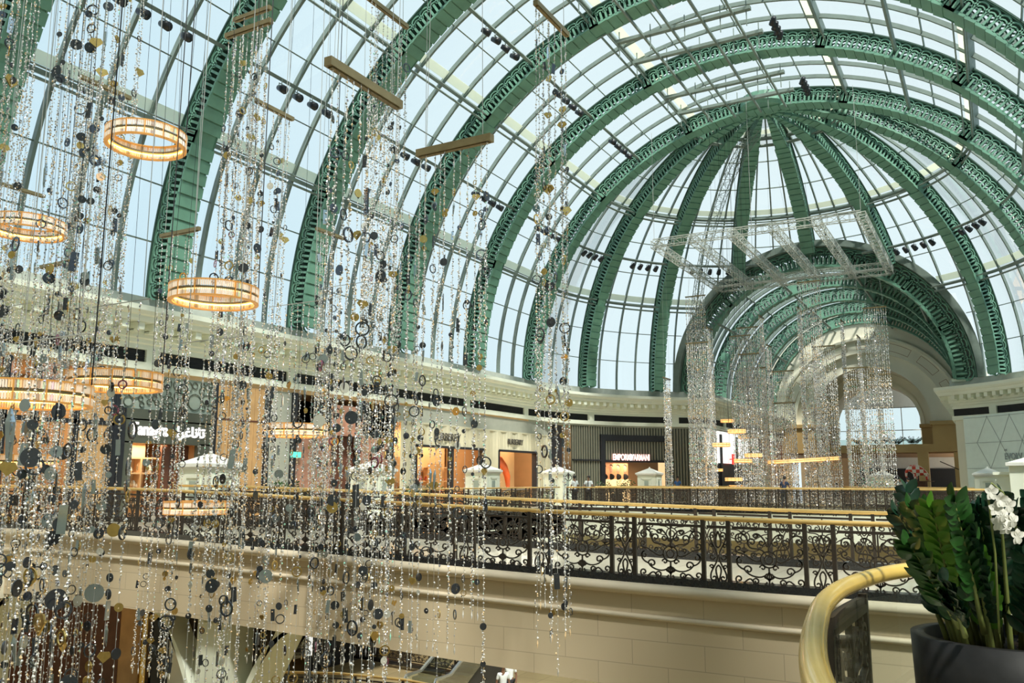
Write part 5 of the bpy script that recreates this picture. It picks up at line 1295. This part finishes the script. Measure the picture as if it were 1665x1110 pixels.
# orchid
orc = thing('orchid_spray', 'drooping white orchid spray among the dark leaves at the right edge', 'flower', at_depth(1625, 900, dpot-.35)); S_ = MB()
arc = [at_depth(x_, y_, dpot-.35) for x_, y_ in ((1625, 1030), (1618, 900), (1606, 800), (1612, 785), (1630, 800), (1645, 830), (1655, 870))]
S_.tube(arc, .006, 6); S_.build('stem', M['stem'], orc, True)
for (x_, y_) in ((1611, 800), (1618, 826), (1630, 838), (1636, 858), (1646, 846), (1626, 812), (1654, 872), (1622, 850), (1640, 822)):
    c_ = at_depth(x_, y_, dpot-.38+r3.uniform(-.05, .05)); g = MB(); tx_, ty_ = r3.uniform(.45, 1), r3.uniform(-.3, .6)
    for i in range(5):
        a = i*2*pi/5+.3; leaf(g, c_, XC*cos(a)*tx_+YC*sin(a)-FW*ty_, -FW, .042, .034)
    g.build('blossom', M['petal'], orc, True)
# other plants
def place_plant(px_, py_, X, r_, h, lab, nf, hl, seed, z=G, Y=None, m=None):
    p = at_x(px_, py_, X) if Y is None else at_y(px_, py_, Y); return pot_plant(V(p.x, p.y, z), r_, h, lab, nf, hl, seed, leafm=m, spread=1.0)
place_plant(482, 790, -25.4, .35, .6, 'green potted plant with white blooms before the grey pane', 14, 1.0, 11)
place_plant(686, 790, -25.6, .35, .6, 'green potted plant in the left lit opening of the pleated store', 12, 1.0, 12)
place_plant(1003, 790, 0, .4, .6, 'green potted plant before the black portal of the slatted store', 16, 1.1, 13, Y=54)
place_plant(1495, 792, 0, .4, .5, 'low green shrub in a pot under the checkered elephant', 16, .7, 14, Y=72)
for i, (px_, lab) in enumerate(((1402, 'leftmost silhouetted pot plant against the bright arched window'), (1432, 'second silhouetted pot plant against the bright arched window'), (1455, 'tall slim silhouetted pot plant on the window balcony'), (1485, 'rightmost silhouetted pot plant on the window balcony'))):
    p = at_y(px_, 727, 96.3); pot_plant(V(p.x, 96.3, 4.42), .42, .95, lab, 12, .9, 30+i, leafm=M['leaf_dark'], spread=.8)
# elephant
el = thing('elephant_statue', 'red and white checkered elephant statue raised under the far arch', 'statue', at_y(1497, 780, 70)); q = at_y(1497, 765, 70)
em, et, eb = nodes_of('red_white_checks'); ck = et.nodes.new('ShaderNodeTexChecker'); ck.inputs['Scale'].default_value = 4; ck.inputs[1].default_value = (.65, .06, .03, 1); ck.inputs[2].default_value = (.8, .75, .68, 1)
tc = et.nodes.new('ShaderNodeTexCoord'); et.links.new(tc.outputs['Object'], ck.inputs[0]); et.links.new(ck.outputs[0], eb.inputs['Base Color'])
c_ = q-el.location
J = [(c_.x+.35, 0, c_.z, .36), (c_.x, 0, c_.z+.05, .42), (c_.x-.4, 0, c_.z+.05, .36), (c_.x-.72, 0, c_.z+.16, .26), (c_.x-.95, 0, c_.z, .12), (c_.x-1.0, 0, c_.z-.4, .08), (c_.x-.9, 0, c_.z-.55, .05)]
E_ = [(0, 1), (1, 2), (2, 3), (3, 4), (4, 5), (5, 6)]
for (x_, y_) in ((.4, .18), (.4, -.18), (-.35, .18), (-.35, -.18)):
    J += [(c_.x+x_, y_, c_.z-.3, .14), (c_.x+x_, y_, c_.z-.72, .12)]; E_ += [(0 if x_ > 0 else 2, len(J)-2), (len(J)-2, len(J)-1)]
skin_mesh('body', J, E_, em, el, 2)
for s_ in (-1, 1):
    g = MB(); g.sphere((c_.x-.6, s_*.27, c_.z+.15), .26, 10, 6, (.8, .2, 1)); link('ear', g.mesh('ear', em, True), el)
g = MB(); g.lathe([(0, -.05), (.95, -.05), (.95, 0), (0, 0)], 20, (c_.x-.1, 0, c_.z-.74)); g.lathe([(.5, -3.2), (.5, -.05)], 16, (c_.x-.1, 0, c_.z-.74)); link('plinth', g.mesh('plinth', M['wood_dark']), el)
# wall lamp by the hoarding
wl = thing('wall_lantern', 'black iron wall lantern left of the white hoarding', 'lantern', at_y(1566, 760, 66)); q = at_y(1566, 752, 66)
g = MB(); g.sweep([(q.x-1.4, q.y, q.z+.1), (q.x-.8, q.y, q.z-.2), (q.x-.3, q.y, q.z-.45), (q.x, q.y, q.z-.3), (q.x, q.y, q.z)], V(0, 1, 0), .06, .06); g.build('arm', M['iron'], wl)
g = MB(); g.lathe([(0, 0), (.12, 0), (.2, .4), (.22, .42), (0, .62)], 6, q); g.build('lamp', M['iron'], wl)
# ------------------------------------------------------------------ foreground balcony: curved brass rail, glass, iron panel
def catmull(P, n=8):
    out = []
    for i in range(len(P)-1):
        p0, p1, p2, p3 = P[max(0, i-1)], P[i], P[i+1], P[min(len(P)-1, i+2)]
        for j_ in range(n):
            t = j_/n; out.append(tuple(.5*((2*b)+(-a+c)*t+(2*a-5*b+4*c-d)*t*t+(-a+3*b-3*c+d)*t**3) for a, b, c, d in zip(p0, p1, p2, p3)))
    out.append(tuple(P[-1])); return out
rpx = [at_z(x_, y_, 1.085) for x_, y_ in ((1320, 1110), (1313, 1060), (1320, 1012), (1336, 977), (1372, 952), (1435, 932), (1520, 920))]
rp = [(-.25, -2.5), (-.20, -.8), (-.18, .5), (-.24, 1.4), (-.38, 2.2)]+[(p.x, p.y) for p in rpx]+[(-.28, 7.5), (.2, 7.95), (.9, 8.25), (2.0, 8.45), (3.4, 8.5)]
(lambda *a: None)('rail', [(round(a_, 2), round(b_, 2)) for a_, b_ in rp])
rc_ = catmull(rp, 8)
slab('floor_balcony', [(x_+.05, y_) for x_, y_ in rc_]+[(5.4, 8.5), (5.4, -2.5)], -.5, 0, M['marble'])
fr_ = thing('curved_balustrade', 'foreground curved brass handrail with glass and iron panel at lower right', 'railing', (-.8, 4.5, 0))
g = MB(); g.tube([(x_+.02, y_, 1.085) for x_, y_ in rc_], .050, 20); g.build('handrail', M['brass_yellow'], fr_, True)
g = MB(); n_ = len(rc_); vs = []
for x_, y_ in rc_: vs += [(x_+.09, y_, .02), (x_+.09, y_, 1.03)]
g.add(vs, [(2*i, 2*i+2, 2*i+3, 2*i+1) for i in range(n_-1)]); g.build('glass_panel', M['glass_clear'], fr_, True)
pA, pB = at_z(1342, 976, 1.085), at_z(1396, 944, 1.085)
def near_curve(p): return min(range(n_), key=lambda i: (rc_[i][0]-p.x)**2+(rc_[i][1]-p.y)**2)
ia, ib = near_curve(pA), near_curve(pB)
g = MB()
for i in (ia, ib): g.box((rc_[i][0]+.03, rc_[i][1], .50), (.05, .06, 1.02))
for z_ in (.95, .10): g.sweep([(rc_[i][0]+.03, rc_[i][1], z_) for i in range(ia, ib+1)], V(0, 0, 1), .035, .09)
g.build('iron_frame', M['iron'], fr_)
a_, b_ = V(*rc_[ia], 0), V(*rc_[ib], 0); mid = (a_+b_)/2; ln_ = (b_-a_).length
link('scroll_panel', me_wide, fr_, (mid.x+.03+.8, mid.y-4.5, .07), rot=(0, 0, atan2(b_.y-a_.y, b_.x-a_.x)), sc=(ln_/1.06, 1.6, 1.0))
g = MB(); iv = near_curve(at_z(1503, 918, 1.06)); g.tube([(rc_[iv][0]+.05, rc_[iv][1], 0), (rc_[iv][0]+.05, rc_[iv][1], 1.04)], .010, 6); g.build('glass_joint', M['frame_black'], fr_)
g = MB(); g.sweep([(x_+.05, y_, -.02) for x_, y_ in rc_], V(0, 0, 1), .12, .10); g.build('base_shoe', M['black'], fr_)
print('objects', len(SC.objects), 'tris', sum(len(o.data.polygons) for o in SC.objects if o.type == 'MESH'))
